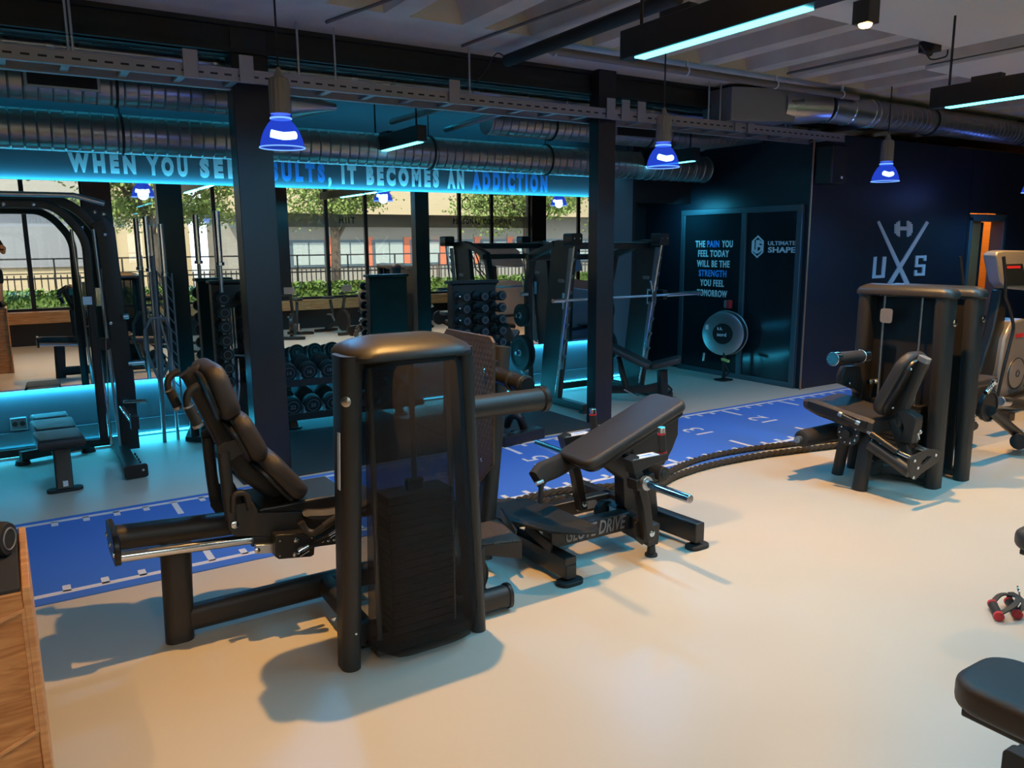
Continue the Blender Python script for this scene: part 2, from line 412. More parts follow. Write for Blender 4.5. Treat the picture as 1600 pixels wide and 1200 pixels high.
# back wall: dark lower wall, mirror, lettered fascia, upper wall
zmb = P(0, 613.7, Y=YM)[2]; zmt = P(400, 292, Y=YM)[2]; zft = P(400, 245, Y=YM)[2]
struct('wall_back', MB().box(X0, 6.50, YW, YW+.15, 0, 3.4), 'wallm')
struct('mirror_wall', MB().box(X0, 5.98, YM, YM+.008, zmb, zmt), 'mirror', flat=True)
o = bpy.data.objects['mirror_wall']; del o['kind']; tag(o, 'long frameless wall mirror between the blue lit bands', 'mirror')
struct('wall_back_recess', MB().box(6.50, XD+.1, 8.3, 8.4, 0, 3.4).box(6.50, 6.56, YW, 8.3, 0, 3.4).box(6.56, XD, YW, YW+.15, P(1020, 317, Y=YW)[2], 3.4), 'walld')
struct('trim_3', MB().box(X0, 6.1, YW-.14, YW, zft, zft+.03), 'beam')
struct('baseboard_back', MB().box(X0, 6.4, YW-.018, YW, .055, .16), 'wallm')
# led strips
def strip(name, x0, x1, y0, y1, z0, z1, label, m='ledcy'):
    return tag(obj(name, MB().box(x0, x1, y0, y1, z0, z1), m, bevel=0), label, 'light strip')
strip('led_strip', X0, 5.95, YM+.014, YM+.03, zmt-.03, zmt-.012, 'cyan led strip glowing behind the top edge of the long mirror')
strip('led_strip', X0, 5.95, YM+.014, YM+.03, zmb+.012, zmb+.03, 'cyan led strip glowing behind the bottom edge of the long mirror')
strip('led_strip', X0, 6.0, YW-.125, YW-.11, zft-.006, zft+.008, 'thin cyan led line along the ledge under the lower duct', 'ledge')
strip('led_strip', X0, 6.4, YW-.03, YW-.014, .02, .034, 'cyan led strip along the foot of the back wall')
strip('led_strip', X0, 5.6, YW-.2, YW-.18, 2.98, 3.0, 'cyan led strip high on the back wall above the ducts', 'ledge')
# area lamps standing exactly where the strips are, doing their work
def strip_lamp(x0, x1, y, z, rot, e, sy=.02):
    light('strip_and_fill_light', 'AREA', ((x0+x1)/2, y, z), e, CY, rot, shape='RECTANGLE', size=(x1-x0)*S, size_y=sy*S)
strip_lamp(X0, 5.95, YM+.022, zmt+.002, (PI, 0, 0), 21)
strip_lamp(X0, 5.95, YM+.022, zmb-.002, (0, 0, 0), 58)
strip_lamp(X0, 6.4, YW-.045, .05, (math.radians(65), 0, PI), 10)
strip_lamp(X0, 5.6, YW-.2, 2.96, (math.radians(40), 0, 0), 5)
light('strip_and_fill_light', 'AREA', (XD-.35, 7.35, 2.1), 4, CY, (0, math.radians(-35), 0), shape='RECTANGLE', size=.05, size_y=.5)  # added cyan fill without a strip, tints the door wall
# lettering
def words(parts, x_left, x_right, zc, size, y):
    mbs = [(text_mb(t, size, fat=.03, spacing=1.18, depth=.018, squeeze=.62), m) for t, m in parts]
    full = text_mb(''.join(t for t, m in parts), size, fat=.03, spacing=1.18, depth=.018, squeeze=.62)
    return mbs, full
root = thing('wall_lettering', 'raised cyan lit slogan WHEN YOU SEE RESULTS, IT BECOMES AN ADDICTION above the mirror', 'lettering', (0.7, YW, (zmt+zft)/2))
WORDS = [('WHEN', 108, 213, 'letter'), ('YOU', 230, 294, 'letter'), ('SEE', 313, 371, 'letter'), ('RESULTS', 386, 508, 'letterb'), (',', 513, 518, 'letter'), ('IT', 534, 557, 'letter'), ('BECOMES', 573, 686, 'letter'), ('AN', 699, 725, 'letter'), ('ADDICTION', 738, 855, 'letterb')]
def yline(px, top): return (240+ (px-108)*(274-240)/(855-108)) if top else (266+(px-108)*(299-266)/(855-108))
for t, xa, xb, m in WORDS:
    A = P(xa, yline(xa, 0), Y=YW); B = P(xb, yline(xb, 0), Y=YW); h = P(xa, yline(xa, 1), Y=YW)[2]-A[2]
    tb = text_mb(t, h/.70, fat=.07, spacing=1.6 if len(t) > 1 else 1, depth=.006); w0, w1 = textwidth(tb)
    k = (B[0]-A[0])/(w1-w0); tb.v = [((v[0]-w0)*k, v[1], v[2]) for v in tb.v]
    place(tb, (A[0], YW-.001, A[2]), (1, 0, 0), (0, 0, 1)); obj('word', tb, m, root, 0, label='blue word' if m == 'letterb' else 'white word')
# wall socket under the mirror
A = P(15, 653, Y=YW); B = P(43, 665, Y=YW)
r_ = thing('wall_socket', 'double power socket on the blue lit wall left of the bench', 'socket', (A[0], YW, B[2]))
obj('plate', MB().box(A[0], B[0], YW-.045, YW, B[2]-.02, A[2]), 'grey', r_, .006)
for k in (.28, .72): obj('outlet', MB().cyl((A[0]+(B[0]-A[0])*k, YW-.047, (A[2]+B[2])/2-.01), (A[0]+(B[0]-A[0])*k, YW-.044, (A[2]+B[2])/2-.01), .02), 'black', r_, 0)
# door wall (x = XD) with framed door and slogan, then the logo wall (y = YU)
struct('wall_right', MB().box(XD, XD+.14, YU, 8.3, 0, 2.80), 'wall')
struct('wall_logo', MB().box(XD+.14, 10.70, YU, YU+.14, 0, 2.80).box(10.70, 11.62, YU, YU+.14, P(1545, 333, Y=YU)[2], 2.80).box(11.62, X1, YU, YU+.14, 0, 2.80), 'wall')
struct('wall_far', MB().box(6.0, X1, 9.5, 9.6, 0, 3.4), 'walld')
struct('wall_end', MB().box(X1, X1+.1, -.9, 9.6, 0, 3.4), 'wall')
struct('wall_left', MB().box(X0-.1, X0, -.9, 9.6, 0, 3.4), 'wall')
struct('trim_4', MB().box(10.655, 10.665, YU-.004, YU, 0, 2.8), 'walld')
dy0, dy1, dz = 5.73, 7.58, 2.05
dm = (P(1161, 450, X=XD)[1])
dr = MB()
for a, b in ((dy0, dy0+.07), (dy1-.07, dy1), (dm-.04, dm+.03)): dr.box(XD-.045, XD, a, b, 0, dz)
dr.box(XD-.0465, XD, dy0-.001, dy1+.001, dz-.07, dz+.001).box(XD-.0465, XD, dy0-.001, dy1+.001, 0, .06)
df = struct('door_1', dr, 'frame', bevel=.006)
struct('door_panel', MB().box(XD-.03, XD-.008, dm+.03, dy1-.07, .06, dz-.07), 'doorp', df)
struct('door_panel', MB().box(XD-.02, XD-.004, dy0+.07, dm-.04, .06, dz-.07), 'doorp', df)
def xtext(t, px0, py0, px1, py1, X, m, parent, cap, fat=.02, spacing=1.1, depth=.006):
    A = P(px0, py0, X=X); B = P(px1, py1, X=X)
    tb = text_mb(t, cap/.70, fat=fat, spacing=spacing, depth=depth); w0, w1 = textwidth(tb); k = (A[1]-B[1])/(w1-w0)
    tb.v = [((v[0]-w0)*k, v[1], v[2]) for v in tb.v]
    place(tb, (X-.002, A[1], (A[2]+B[2])/2), (0, -1, 0), (0, 0, 1)); return obj('lettering', tb, m, parent, 0)
sl = thing('door_slogan', 'slogan THE PAIN YOU FEEL TODAY on the left dark door panel', 'lettering', (XD-.03, 7.1, 1.3))
LN = [('THE', 1087, 1102, 386), ('PAIN', 1105, 1124, 386), ('YOU', 1128, 1145, 386), ('FEEL TODAY', 1091, 1139, 401), ('WILL BE THE', 1089, 1140, 417), ('STRENGTH', 1092, 1135, 432), ('YOU FEEL', 1094, 1131, 447), ('TOMORROW', 1089, 1136, 463)]
for t, a, b, y in LN:
    xtext(t, a, y, b, y, XD-.03, 'letterb' if t in ('PAIN', 'STRENGTH') else 'letter', sl, .078, .03, 1.15)
lg = thing('company_logo', 'silver ULTIMATE SHAPE hexagon logo on the right dark door panel', 'logo', (XD-.02, 6.1, 1.45))
def poly3(pts, X=None, Y=None, d=(0, 0, 0)): return [P(a, b, X=X, Y=Y) for a, b in pts]
def ring_prism(mb, outer, inner, d):
    n = len(outer); d = V(d)
    a = [V(p) for p in outer]; b = [V(p) for p in inner]
    mb.add(a+b+[p+d for p in a]+[p+d for p in b], [(k, (k+1) % n, n+(k+1) % n, n+k) for k in range(n)]+[(2*n+k, 3*n+k, 3*n+(k+1) % n, 2*n+(k+1) % n) for k in range(n)]+[(k, 2*n+k, 2*n+(k+1) % n, (k+1) % n) for k in range(n)]+[(n+k, n+(k+1) % n, 3*n+(k+1) % n, 3*n+k) for k in range(n)])
c = P(1184, 385.5, X=XD-.02); R_ = .125
def hx(r): return [(XD-.02, c[1]-r*.8*math.cos(math.radians(30+60*k))*.98, c[2]+r*1.05*math.sin(math.radians(30+60*k))) for k in range(6)]
mb = MB(); ring_prism(mb, hx(R_), hx(R_*.83), (-.006, 0, 0))
def strokes(mb, segs, c, X, k, w, d=(-.006, 0, 0)):
    for (a, b), (e, f) in segs:
        p, q = V((X, c[1]-a*k, c[2]+b*k)), V((X, c[1]-e*k, c[2]+f*k)); t = (q-p).normalized(); s = V((1, 0, 0)).cross(t)*w/2; t = t*w/2
        mb.prism([p-t+s, q+t+s, q+t-s, p-t-s], V(d)*(1+.06*(len(mb.f)//6 % 9)))
strokes(mb, [((-.55, .5), (-.55, -.35)), ((-.55, -.35), (-.12, -.62)), ((-.12, -.62), (-.12, .62)), ((.14, .62), (.55, .42)), ((.14, .62), (.14, .06)), ((.14, .06), (.52, .06)), ((.52, .06), (.52, -.36)), ((.52, -.36), (.10, -.60))], c, XD-.02, .105, .024)
obj('emblem', mb, 'logo', lg, 0)
xtext('ULTIMATE', 1200, 384, 1243, 382, XD-.02, 'logo', lg, .045, .02, 1.05)
xtext('SHAPE', 1200, 395, 1243, 394, XD-.02, 'logo', lg, .06, .03, 1.05)
# crossed bars logo on the dark wall
ul = thing('wall_logo_sign', 'large silver U X S logo with crossed bars and dumbbell on the dark blue wall', 'logo', (9.2, YU, 1.4))
def yprism(pts, t=.012, y=YU): return MB().prism([P(a, b, Y=y) for a, b in pts], (0, -t, 0))
obj('crossed_bar', yprism([(1370, 347), (1373, 345), (1426, 455), (1426, 462), (1421, 462)]), 'logo', ul, 0)
obj('crossed_bar', yprism([(1446, 345), (1450, 348), (1384, 458), (1376, 462), (1377, 458)], t=.014), 'logo', ul, 0)
mb = MB()
for q in ([(1403, 345), (1405, 345), (1405, 370), (1403, 370)], [(1400, 347), (1403, 347), (1403, 368), (1400, 368)], [(1397, 350), (1400, 350), (1400, 365), (1397, 365)], [(1405, 354), (1416, 354), (1416, 360), (1405, 360)], [(1416, 345), (1419, 345), (1419, 370), (1416, 370)], [(1419, 347), (1422, 347), (1422, 368), (1419, 368)], [(1422, 350), (1424, 350), (1424, 364), (1422, 364)]):
    mb.prism([P(a, b, Y=YU) for a, b in q], (0, -.012-.0007*(len(mb.f)//6 % 7), 0))
obj('dumbbell_mark', mb, 'logo', ul, 0)
mb = MB()
for q in ([(1365, 401.5), (1369, 401), (1366.5, 434.5), (1362.5, 435)], [(1379, 401), (1383.5, 401), (1380.5, 433.5), (1376.5, 433.5)], [(1363, 430.5), (1380.8, 429.5), (1380.5, 434), (1362.5, 435)]): mb.prism([P(a, b, Y=YU) for a, b in q], (0, -.012-.0006*(len(mb.f) % 7), 0))
obj('letter_u', mb, 'logo', ul, 0)
mb = MB()
for q in ([(1430, 399.5), (1446, 399), (1445.7, 403), (1429.7, 403.5)], [(1430, 399.5), (1434, 399.5), (1432.8, 417.5), (1428.8, 417.5)], [(1428.8, 413.5), (1444.6, 413), (1444.3, 417), (1428.6, 417.5)], [(1440.6, 413), (1444.6, 413), (1443.3, 430.5), (1439.3, 430.5)], [(1427.6, 427), (1443.6, 426.5), (1443.3, 430.5), (1427.3, 431)], [(1427.8, 422), (1431.4, 422), (1431, 431), (1427.3, 431)], [(1442.6, 399), (1446, 399), (1445.6, 407.5), (1442.1, 407.5)]): mb.prism([P(a, b, Y=YU) for a, b in q], (0, -.012-.0007*(len(mb.f)//6 % 7), 0))
obj('letter_s', mb, 'logo', ul, 0)
# copper riser in the corner
tag(obj('copper_pipe', MB().tube([(XD-.03, YU-.02, 0), (XD-.03, YU-.02, 2.75)], .012), 'copper', bevel=0), 'thin copper riser pipe in the corner between door and logo wall', 'pipe')
# lit timber doorway at the right
zt = P(1545, 340, Y=YU)[2]
struct('door_2', MB().box(10.70, 10.76, YU-.02, YU+.16, 0, zt).box(11.56, 11.62, YU-.02, YU+.16, 0, zt).box(10.70, 11.62, YU-.02, YU+.16, zt-.05, zt+.04), 'frame', bevel=.004)
struct('wall_sauna', MB().box(10.3, 12.9, 7.2, 7.3, 0, 3.2).box(12.3, 12.4, YU+.14, 7.2, 0, 3.2), 'lit')
struct('door_3', MB().box(10.77, 11.18, YU+.06, YU+.08, 0.02, zt-.06), 'doorp')
tag(obj('door_poster', MB().box(10.86, 11.1, YU+.052, YU+.056, .95, 1.9), 'plywood', bevel=0), 'brown poster with pale marks on the glass beside the lit timber', 'poster')
struct('ceiling_light_stop', MB().box(10.5, 12.4, YU+.14, 7.2, 2.78, 2.84).box(10.5, 10.56, YU+.14, 7.2, 0, 2.84), 'lit')  # unseen cover added to keep the warm light from leaking over the wall
light('sauna_light', 'AREA', (11.6, 6.4, 2.7), 38, (1, .55, .18), (0, 0, 0), shape='SQUARE', size=.6)
# black sheet put in for the dark space above the partition walls
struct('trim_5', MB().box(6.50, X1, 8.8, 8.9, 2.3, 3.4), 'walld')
# window wall behind the camera, seen in the mirror
mb = MB()
mb.box(X0, X1, -.9, YG+.12, 0, .37).box(X0, X1, -.9, YG+.1, 2.9, 3.4)
for a, b in ((X0, X0+.3), (1.235, 1.66), (4.39, 4.74), (7.53, 7.76), (10.45, 10.85)): mb.box(a, b, -.92, YG+.14, 0, 3.4)
struct('wall_window', mb, 'col')
struct('trim_6', MB().box(X0, X1, YG-.02, -.47, .385, .575), 'sill', bevel=.004)
for i, (a, b, ms) in enumerate(((X0+.3, 1.235, (-.6, .36)), (1.66, 4.39, (2.51, 3.39)), (4.74, 7.53, (5.55, 6.39)), (7.76, 10.45, (8.6, 9.43)), (10.85, X1, (11.9,)))):
    fr = MB().box(a, b, YG-.03, YG+.03, .575, .62).box(a, b, YG-.03, YG+.03, 2.86, 2.91).box(a, a+.03, YG-.03, YG+.03, .6, 2.9).box(b-.03, b, YG-.03, YG+.03, .6, 2.9)
    for q in ms: fr.box(q-.035, q+.035, YG-.035, YG+.035, .6, 2.9)
    wf = struct('window_%d' % (i+1), fr, 'col')
    struct('window_pane', MB().box(a, b, YG-.004, YG+.004, .6, 2.9), 'glass', wf)
bd = thing('window_film', 'grey film band with HIIT and PERSONAL COACHING lettering on the windows', 'window film', (7.5, YG, 2.1))
obj('film_band', MB().box(4.75, 7.52, YG+.01, YG+.012, 2.0, 2.26).box(7.77, 10.44, YG+.01, YG+.012, 2.0, 2.26), 'band', bd, 0)
for t, xa, xb in (('HIIT', 5.82, 6.16), ('PERSONAL COACHING', 8.44, 9.95)):
    tb = text_mb(t, .17, fat=.02, spacing=1.4, depth=.004); w0, w1 = textwidth(tb); k = (xb-xa)/(w1-w0)
    tb.v = [((v[0]-w0)*k, v[1], v[2]) for v in tb.v]; place(tb, (xa, YG+.016, 2.08), (1, 0, 0), (0, 0, 1)); obj('lettering', tb, 'walld', bd, 0)
mb = MB(); cc = (0, 8.78, 2.52)
hh = lambda r: [(cc[1]+r*.85*math.cos(math.radians(30+60*k)), YG+.014, cc[2]+r*math.sin(math.radians(30+60*k))) for k in range(6)]
ring_prism(mb, hh(.15), hh(.125), (0, -.004, 0)); obj('emblem', mb, 'walld', bd, 0)
for t, z, s_ in (('ULTIMATE', 2.54, .09), ('SHAPE', 2.43, .12)): obj('lettering', place(text_mb(t, s_, depth=.004), (8.98, YG+.016, z), (1, 0, 0), (0, 0, 1)), 'walld', bd, 0)
# ------------------------------------------------------------------ outside (seen in the mirror through the windows)
struct('ground_outside', MB().box(-40, 70, -60, -.93, -.16, -.06), 'paveg')
tag(obj('lawn', MB().box(-6, 30, -4.9, -1.2, -.06, -.02), 'grass', bevel=0), 'green lawn strip outside the windows', 'grass', kind='stuff')
random.seed(3)
mb = MB()
for k in range(9000):
    x, y = random.uniform(-2, 22), random.uniform(-4.9, -1.4); h = random.uniform(.08, .30)*(1.3 if y < -3.6 else .7); a = random.uniform(0, PI); dx, dy = math.cos(a)*.03, math.sin(a)*.03
    mb.add([(x-dx, y-dy, -.03), (x+dx, y+dy, -.03), (x+random.uniform(-.06, .06), y+random.uniform(-.06, .06), h)], [(0, 1, 2)])
tag(obj('tall_grass', mb, 'grass', bevel=0, flat=True), 'tall green grass growing along the lawn', 'grass', kind='stuff')
def leafbox(mb, n, fx, sz):
    for k in range(n):
        c = V(fx()); a = V((random.gauss(0, 1), random.gauss(0, 1), random.gauss(0, 1))).normalized(); b = a.orthogonal().normalized(); s_ = sz*random.uniform(.6, 1.4)
        mb.add([c-a*s_, c+b*s_*.6, c+a*s_, c-b*s_*.6], [(0, 1, 2, 3)])
mb = MB(); mb.box(-6, 30, -5.55, -5.05, -.06, .62)
leafbox(mb, 9000, lambda: (random.uniform(-4, 24), random.choice((-5.03, -5.0, random.uniform(-5.5, -5.0))), random.uniform(-.02, .70) if random.random() < .7 else random.uniform(.6, .72)), .06)
tag(obj('clipped_hedge', mb, 'hedge', bevel=0, flat=True), 'clipped green hedge in front of the street fence', 'hedge')
fe = thing('street_fence', 'black vertical bar fence beyond the hedge', 'fence', (12, -6, 0))
obj('rail', MB().box(-6, 30, -6.02, -5.98, .92, .96).box(-6, 30, -6.02, -5.98, .1, .14), 'black2', fe, 0)
mb = MB(); x = -4
while x < 26: mb.box(x-.012, x+.012, -6.012, -5.988, -.06, 1.02); x += .13
o_ = obj('fence_bar', mb, 'black2', fe, 0, flat=True); o_['kind'] = 'stuff'
rl = thing('ramp_railing', 'thin dark railing in front of the stone building', 'railing', (14, -9, 0))
mb = MB().box(-6, 40, -9.02, -8.98, 1.32, 1.36).box(-6, 40, -9.02, -8.98, .95, .975); x = -5.3
while x < 34: mb.box(x-.02, x+.02, -9.02, -8.98, -.06, 1.34); x += 1.6
obj('railing_bars', mb, 'black2', rl, 0, flat=True)
YB = -13.5; YV = 2*YM-YB
bl = thing('stone_building', 'long pale stone building with orange window panels across the street', 'building', (20, YB, 0))
def FB(px, py): q = P(px, py, Y=YV); return q[0], q[2]
zf0 = FB(500, 418)[1]; zw1 = FB(480, 375)[1]; zs = FB(500, 335)[1]
obj('facade', MB().box(6.5, 60, YB-3, YB, -.1, zs), 'facade', bl, 0)
obj('upper_wall', MB().box(6.4, 60, YB-3, YB+.9, zs, zs+4.5), 'sofit', bl, 0)
x = FB(457, 400)[0]; dxw = FB(523, 400)[0]-x
while x < 45:
    wf = obj('window', MB().box(x-.1, x+dxw*.76, YB-.02, YB+.05, zf0, zw1), 'frame', bl, 0)
    for k in range(2): obj('pane', MB().box(x+.02+k*dxw*.38, x+dxw*.36+k*dxw*.37, YB+.05, YB+.07, zf0+.1, zw1-.1), 'curt', wf, 0)
    obj('orange_panel', MB().box(x+dxw*.77, x+dxw*.97, YB-.02, YB+.04, zf0, zw1+.1), 'orange', bl, 0); x += dxw
b2 = thing('beige_building', 'beige low building with a dark wide window at the left', 'building', (1, -15, 0))
obj('wall', MB().box(-14, 5.6, -18, -15, -.1, 7), 'sofit', b2, 0)
obj('window', MB().box(-6, 2.6, -15.02, -14.9, 1.0, 3.2), 'grey', b2, 0)
obj('canopy', MB().box(-9, 3.1, -15, -14.2, 3.3, 3.9), 'facade', b2, 0)
obj('white_pillar', MB().box(4.6, 5.0, -15, -14.7, -.1, 7).box(3.0, 3.15, -15, -14.8, -.1, 7), 'white', b2, 0)
def tree(x, y, h, r, n, label, low=2.0):
    t = thing('street_tree', label, 'tree', (x, y, 0), 'trees across the lawn') if False else thing('street_tree', label, 'tree', (x, y, 0))
    tb = MB().tube([(x, y, -.1), (x+.05, y, h*.35), (x-.05, y+.1, h*.6)], .13, 10, scale=[1.25, 1, .7])
    for k in range(7):
        a = k*2*PI/7+.3; tb.tube([(x+.02, y, h*(.33+.04*k)), (x+math.cos(a)*r*.35, y+math.sin(a)*r*.35, h*(.5+.04*k)), (x+math.cos(a)*r*.8, y+math.sin(a)*r*.8, h*(.62+.04*k))], .06, 6, scale=[1.2, .8, .4])
    obj('trunk', tb, 'bark', t, 0)
    lb = MB(); cl = [(x+random.gauss(0, r*.5), y+random.gauss(0, r*.5), random.uniform(low, h), random.uniform(.35, .75)) for _ in range(30)]
    def f():
        c = random.choice(cl); return (c[0]+random.gauss(0, c[3]*.6), c[1]+random.gauss(0, c[3]*.6), max(low*.8, c[2]+random.gauss(0, c[3]*.35)))
    leafbox(lb, n, f, .05); obj('crown', lb, 'leaf', t, 0, flat=True)
tree(8.1, -7.4, 5.2, 1.6, 20000, 'slim street tree before the stone building, its trunk below the HIIT lettering', 2.55)
tree(3.2, -7.2, 5.0, 1.7, 20000, 'large branching tree reflected beside the left column', 2.5)
tree(14.6, -7.2, 4.9, 1.8, 20000, 'leafy street tree above the PERSONAL COACHING lettering', 2.4)
tree(-2.4, -7.6, 5.0, 1.5, 14000, 'leafy tree reflected at the far left of the mirror', 2.9)
tree(19.8, -7.4, 5.2, 1.8, 16000, 'leafy street tree farthest right in the mirror', 2.1)
# ================================================================== CEILING SERVICES
ZB0 = P(0, 45, Y=5.74)[2]
struct('trim_7', MB().box(X0, 8.6, 5.66, 5.71, ZB0, 3.1).box(X0, 8.6, 5.62, 5.84, ZB0, ZB0+.03).box(X0, 8.6, 5.62, 5.84, 3.07, 3.1), 'beam')
b_ = tag(obj('steel_pipe', MB().tube([P(792, 95, Z=3.0), P(1060, -6, Z=3.0)], .045), 'beam', bevel=0), 'black pipe slanting below the ceiling ribs towards the camera', 'pipe')
for i, (xa, xb, ya, yb, top) in enumerate(((1.405, 1.65, 5.655, 5.82, 3.12), (4.42, 4.612, 5.54, 5.67, 3.12))):
    c_ = MB().box(xa, xb, ya, yb, 0, top); o = obj('steel_column', c_, 'col', bevel=.004)
    tag(o, ['thick dark square column between leg press and dumbbell rack', 'slimmer dark square column in front of the barbell rack'][i], 'column')
# cable tray along x in front of the columns
YT = 5.42
za, zb_ = P(0, 92, Y=YT)[2], P(0, 74, Y=YT)[2]; xe = P(1320, 212, Y=YT)[0]; za = 2.685; zb_ = 2.755
tr = thing('cable_tray', 'long slotted galvanised cable tray crossing below the ceiling', 'cable tray', (3, YT, za))
mb = MB()
for y in (YT, YT+.30):
    mb.box(X0, xe, y, y+.012, za, zb_).box(X0, xe, y-.012, y+.03, za-.004, za+.004).box(X0, xe, y-.008, y+.02, zb_, zb_+.006)
obj('side_rail', mb, 'tray', tr, 0)
mb = MB(); x = X0+.2
while x < xe-.2: obj('rung', MB().box(x, x+.045, YT+.01, YT+.30, za+.01, za+.025), 'tray', tr, 0); x += .32
mb = MB(); x = -.4
while x < xe-.1: mb.box(x, x+.045, YT-.0015, YT-.0005, za+.028, za+.04); x += .085
o_ = obj('slots', mb, 'beam', tr, 0, flat=True); o_['kind'] = 'stuff'
mb = MB()
for k, (yy, r) in enumerate(((YT+.08, .014), (YT+.13, .018), (YT+.19, .012))):
    mb.tube([(X0, yy, za+.045)]+[(x*.8, yy+random.uniform(-.02, .02), za+.045+random.uniform(0, .015)) for x in range(-3, 9)]+[(xe-.3, yy, za+.04)], r, 8)
obj('cables', mb, 'beam', tr, 0)
mb = MB()
for px in (298, 385, 710, 955, 978, 1003, 1155, 1175):
    q = P(px, 100 if px < 800 else 180, Y=YT-.02); obj('bracket_plate', MB().box(q[0]-.045, q[0]+.045, YT-.02, YT-.008, za-.01, zb_+.09), 'tray', tr, .002)
for px, py in ((100, 40), (107, 40), (455, 70), (512, 80), (720, 100), (1110, 140), (1092, 140), (1213, 150)):
    q = P(px, py, Y=YT+.15)
    obj('hanger_rod', MB().tube([(q[0], YT+.02, za+.03), (q[0], YT+.02, 3.1)], .008, 8), 'steel', tr, 0)
# slim shiny pipe behind the tray
q0 = P(0, 58, Y=5.95); q1 = P(1200, 188, Y=5.95)
pp = thing('steel_conduit', 'slim shiny metal duct above the cable tray', 'pipe', (3, 5.95, q0[2]))
obj('duct_run', MB().tube([(X0, 5.95, 2.885), (7.9, 5.95, 2.885)], .042, 16), 'galv', pp, 0)
for x in range(-1, 8): obj('coupling', MB().lathe([(.044, 0), (.048, .01), (.048, .04), (.044, .05)], (x*1.0+.35, 5.95, 2.885), (1, 0, 0), 16), 'steel', pp, 0)
# ducts
def duct(name, label, y, z, r, x0, x1, grilles=(), bands=(), rings=False):
    t = thing(name, label, 'duct', ((x0+x1)/2, y, z))
    obj('duct_run', MB().cyl((x0, y, z), (x1, y, z), r, n=40), 'spiral', t, 0)
    for x in bands: obj('hanging_strap', MB().torus((x, y, z), (1, 0, 0), r+.006, .010, 36, 8).tube([(x, y, z+r), (x, y, 3.34)], .005, 6), 'beam', t, 0)
    for a, b in grilles:
        g = obj('grille', MB().box(a, b, y-r-.012, y-r+.04, z-.06, z+.06), 'steel', t, .002)
        mb = MB(); n = int((b-a)/.02)
        mb.box(a+.02, b-.02, y-r-.014, y-r-.012, z-.045, z+.045)
        for k in range(n): xx = a+.02+(b-a-.04)*k/n; mb.box(xx, xx+.005, y-r-.02, y-r-.013, z-.045, z+.045)
        obj('louvre', mb, 'beam', g, 0)
    return t
d1 = duct('spiral_duct', 'large spiral duct just above the blue slogan band', 7.05, 2.51, .150, X0, 7.25, bands=(P(188, 200, Y=7.05)[0], P(670, 240, Y=7.05)[0], P(858, 250, Y=7.05)[0]-.05))
mb = MB()
for k in range(9): mb.torus((7.25-.13*k, 7.05, 2.51), (1, 0, 0), .150, .006, 36, 6)
obj('end_ribs', mb, 'galv', d1, 0)
q = P(35, 112, Y=6.45); q2 = P(155, 122, Y=6.45)
d2 = duct('spiral_duct', 'slimmer spiral duct with dark grilles behind the cable tray', 6.55, 2.77, .125, X0, 1.95, grilles=((q[0], q2[0]),), bands=(P(178, 120, Y=6.55)[0],))
obj('cone_end', MB().lathe([(.125, 0), (.122, .12), (.045, .42), (.03, .5)], (1.95, 6.55, 2.77), (1, 0, 0), 36), 'galv', d2, 0)
q = P(965, 200, Y=6.45)
d3 = duct('spiral_duct', 'spiral duct with grille behind the right column', 6.55, 2.77, .125, 3.9, 6.7, grilles=((q[0]-.05, q[0]+.5),), bands=(P(860, 190, Y=6.55)[0], P(1010, 200, Y=6.55)[0]))
obj('duct_bend', MB().tube([(6.7, 6.55, 2.77), (7.3, 6.5, 2.85), (7.9, 6.2, 2.95), (8.3, 5.6, 3.0)], .11, 20, bend=.3), 'spiral', d3, 0)
# clear tubes hung crosswise
for i, (a, b) in enumerate((((612, 190), (712, 163)), ((697, 203), (820, 165)))):
    A = P(*a, Z=2.72); B = P(*b, Z=2.78)
    tag(obj('tube_lamp', MB().tube([A, B], .026, 14).ball(A, .026, 6), 'galv', bevel=0), ['metal tube catching blue light left of the black linear lamp end', 'longer metal tube catching blue light above the slogan word BECOMES'][i], 'pipe', None)
# big duct at the right
yD, zD, rD = 5.12, 2.925, .135
bd_ = thing('spiral_duct', 'large silver duct with bright sleeves above the logo wall', 'duct', (9, yD, zD))
xr = P(1290, 172, Y=yD)[0]
obj('duct_run', MB().cyl((xr+.62, yD, zD), (X1, yD, zD), rD, n=40), 'spiral', bd_, 0)
obj('sleeve', MB().cyl((xr, yD, zD), (xr+.64, yD, zD), rD+.004, n=40), 'steel', bd_, 0)
for k in (0, .3, .62, .7): obj('sleeve_ring', MB().torus((xr+k, yD, zD), (1, 0, 0), rD+.004, .007, 36, 8), 'chrome', bd_, 0)
obj('reducer', MB().lathe([(rD, 0), (rD*1.08, .1), (rD*1.25, .35), (rD*1.1, .5)], (xr, yD, zD), (-1, .35, 0), 32, caps=True), 'galv', bd_, 0)
obj('duct_box', MB().prism([(xr-.42, yD+.02, zD-.16), (xr-.42, yD+.38, zD-.16), (xr-1.05, yD+.60, zD-.16), (xr-1.05, yD+.24, zD-.16)], (0, 0, .30)), 'grey', bd_, .004)
for x in (xr+1.75, xr+3.7): obj('hanging_strap', MB().torus((x, yD, zD), (1, 0, 0), rD+.006, .011, 36, 8), 'beam', bd_, 0)
